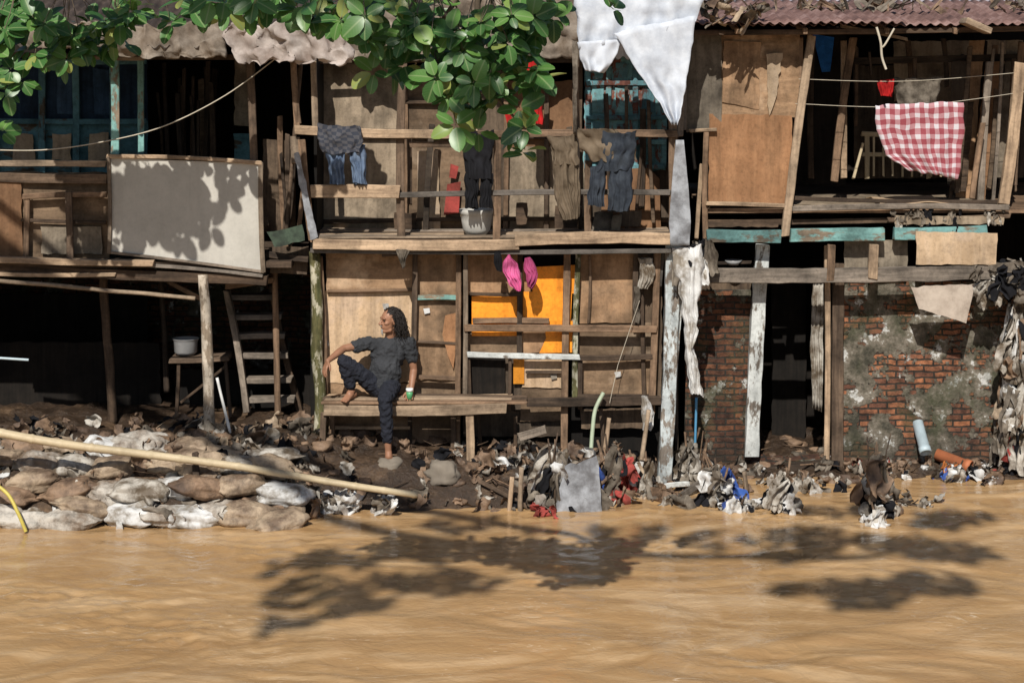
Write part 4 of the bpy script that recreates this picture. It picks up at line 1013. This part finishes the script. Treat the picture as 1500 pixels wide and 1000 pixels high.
for e in [(500,878,.55,.20,60,11.5),(430,912,.35,.10,22,11.8),(560,815,.7,.22,110,10.8),(640,850,.6,.25,80,11.),(760,810,.5,.22,70,10.6),(690,770,.6,.14,40,10.5),(850,835,.35,.2,40,11.2),(450,820,.4,.12,26,11.),(470,850,.4,.16,40,11.),
          (1230,872,.6,.16,80,11.5),(1340,855,.6,.22,100,11.),(1280,800,.7,.18,90,10.6),(1190,785,.5,.12,40,10.8),(1420,810,.5,.18,60,11.),(1060,790,.4,.10,26,10.6),(1400,760,.6,.12,60,10.2),(1260,745,.6,.10,40,10.),(930,780,.5,.10,36,10.4),(1130,820,.3,.1,14,11.)]: shade(*e)
for (u,v) in ((185,270),(215,262),(250,278),(290,280),(200,300),(240,330),(270,345),(300,330),(180,320),(222,290),(330,300)):
    p=at(u,v,1.13); c=p-L*3.6
    clump(c,.09,.10,.07,8,.2)
me=bpy.data.meshes.new('foliage'); me.from_pydata([tuple(v) for v in LV.v],[],LV.f); me.materials.append(LEAF)
uvl=me.uv_layers.new(name='UVMap'); ca=me.color_attributes.new('Col','FLOAT_COLOR','POINT')
for lp in me.loops: uvl.data[lp.index].uv=LV.uv[lp.vertex_index]
for i,c in enumerate(LV.c): ca.data[i].color=(c,c,c,1)
for p in me.polygons: p.use_smooth=True
tree=G('riverside_tree')
fo=bpy.data.objects.new('foliage',me); link(fo)
cu=bpy.data.curves.new('twigs','CURVE'); cu.dimensions='3D'; cu.bevel_depth=.0045; cu.bevel_resolution=1
for a,b in twigs:
    sp=cu.splines.new('POLY'); sp.points.add(4); mid=(a+b)/2+Vector((R(-.1,.1),R(-.1,.1),R(0,.12)))
    for k in range(5):
        t=k/4; q=a*(1-t)**2+mid*2*t*(1-t)+b*t*t; sp.points[k].co=(*q,1); sp.points[k].radius=1.3-.8*t
cu.materials.append(BARK); o=bpy.data.objects.new('twigs',cu); link(o)
tb=Vector((-7.6,.2,.2)); tt=Vector((-7.2,-1.2,5.6))
tube(smoothpts([tb,Vector((-7.5,0,1.5)),Vector((-7.2,-.6,3.5)),tt]),.32,BARK,'trunk',radii=[1.2-.5*i/24 for i in range(25)])
def limb(pts,r):
    P=smoothpts(pts,6); tube(P,r,BARK,'limb',radii=[1-.75*i/(len(P)-1) for i in range(len(P))])
limb([tt,Vector((-6,-.9,5.9)),Vector((-4.6,-.7,5.3)),Vector((-2.5,-.6,5.0))],.08)
limb([tt,Vector((-6.3,-5,8.5)),Vector((-4,-8.5,9.5)),Vector((-1.5,-8.5,8.0)),Vector((-.5,-6.6,5.8)),Vector((-.2,-5.9,4.9))],.12)
limb([Vector((-.2,-5.9,4.9)),at(700,60,-5.7),at(720,130,-5.75),at(770,190,-5.8)],.022); limb([Vector((-.2,-5.9,4.9)),at(640,40,-5.7),at(590,70,-5.75),at(545,95,-5.8)],.018)
limb([tt,Vector((-6,-6,9)),Vector((-3,-12,11)),Vector((.5,-12.8,11)),Vector((1.5,-12.5,11))],.14)
limb([tt,Vector((-6,-3,7)),Vector((-4.2,-4.2,6.4))],.08)
PAR=None
# ------------------------------------------------------------ light, world, camera
sun=bpy.data.lights.new('sun','SUN'); sun.energy=5.0; sun.angle=math.radians(.5); sun.color=(1,.95,.87)
so=bpy.data.objects.new('sun',sun); COL.objects.link(so); so.rotation_mode='QUATERNION'; so.rotation_quaternion=L.to_track_quat('-Z','Y'); so.location=(-3,-12,14)
w=bpy.data.worlds.new('World'); scene.world=w; w.use_nodes=True; nt=w.node_tree
sk=nt.nodes.new('ShaderNodeTexSky'); sk.sky_type='NISHITA'; sk.sun_disc=False
sk.sun_elevation=math.asin(-L.z); sk.sun_rotation=math.atan2(-L.x,-L.y)
bg=nt.nodes['Background']; bg.inputs[1].default_value=.065; nt.links.new(sk.outputs[0],bg.inputs[0])
cam=bpy.data.cameras.new('camera'); cam.sensor_width=36; cam.lens=F/1500*36; cam.shift_y=-460/1500; cam.clip_end=2000; cam.clip_start=.1
co=bpy.data.objects.new('camera',cam); COL.objects.link(co); co.location=(0,-D,HC); co.rotation_euler=(math.radians(90),0,0)
scene.camera=co
scene.view_settings.view_transform='Standard'; scene.view_settings.look='None'; scene.view_settings.exposure=0
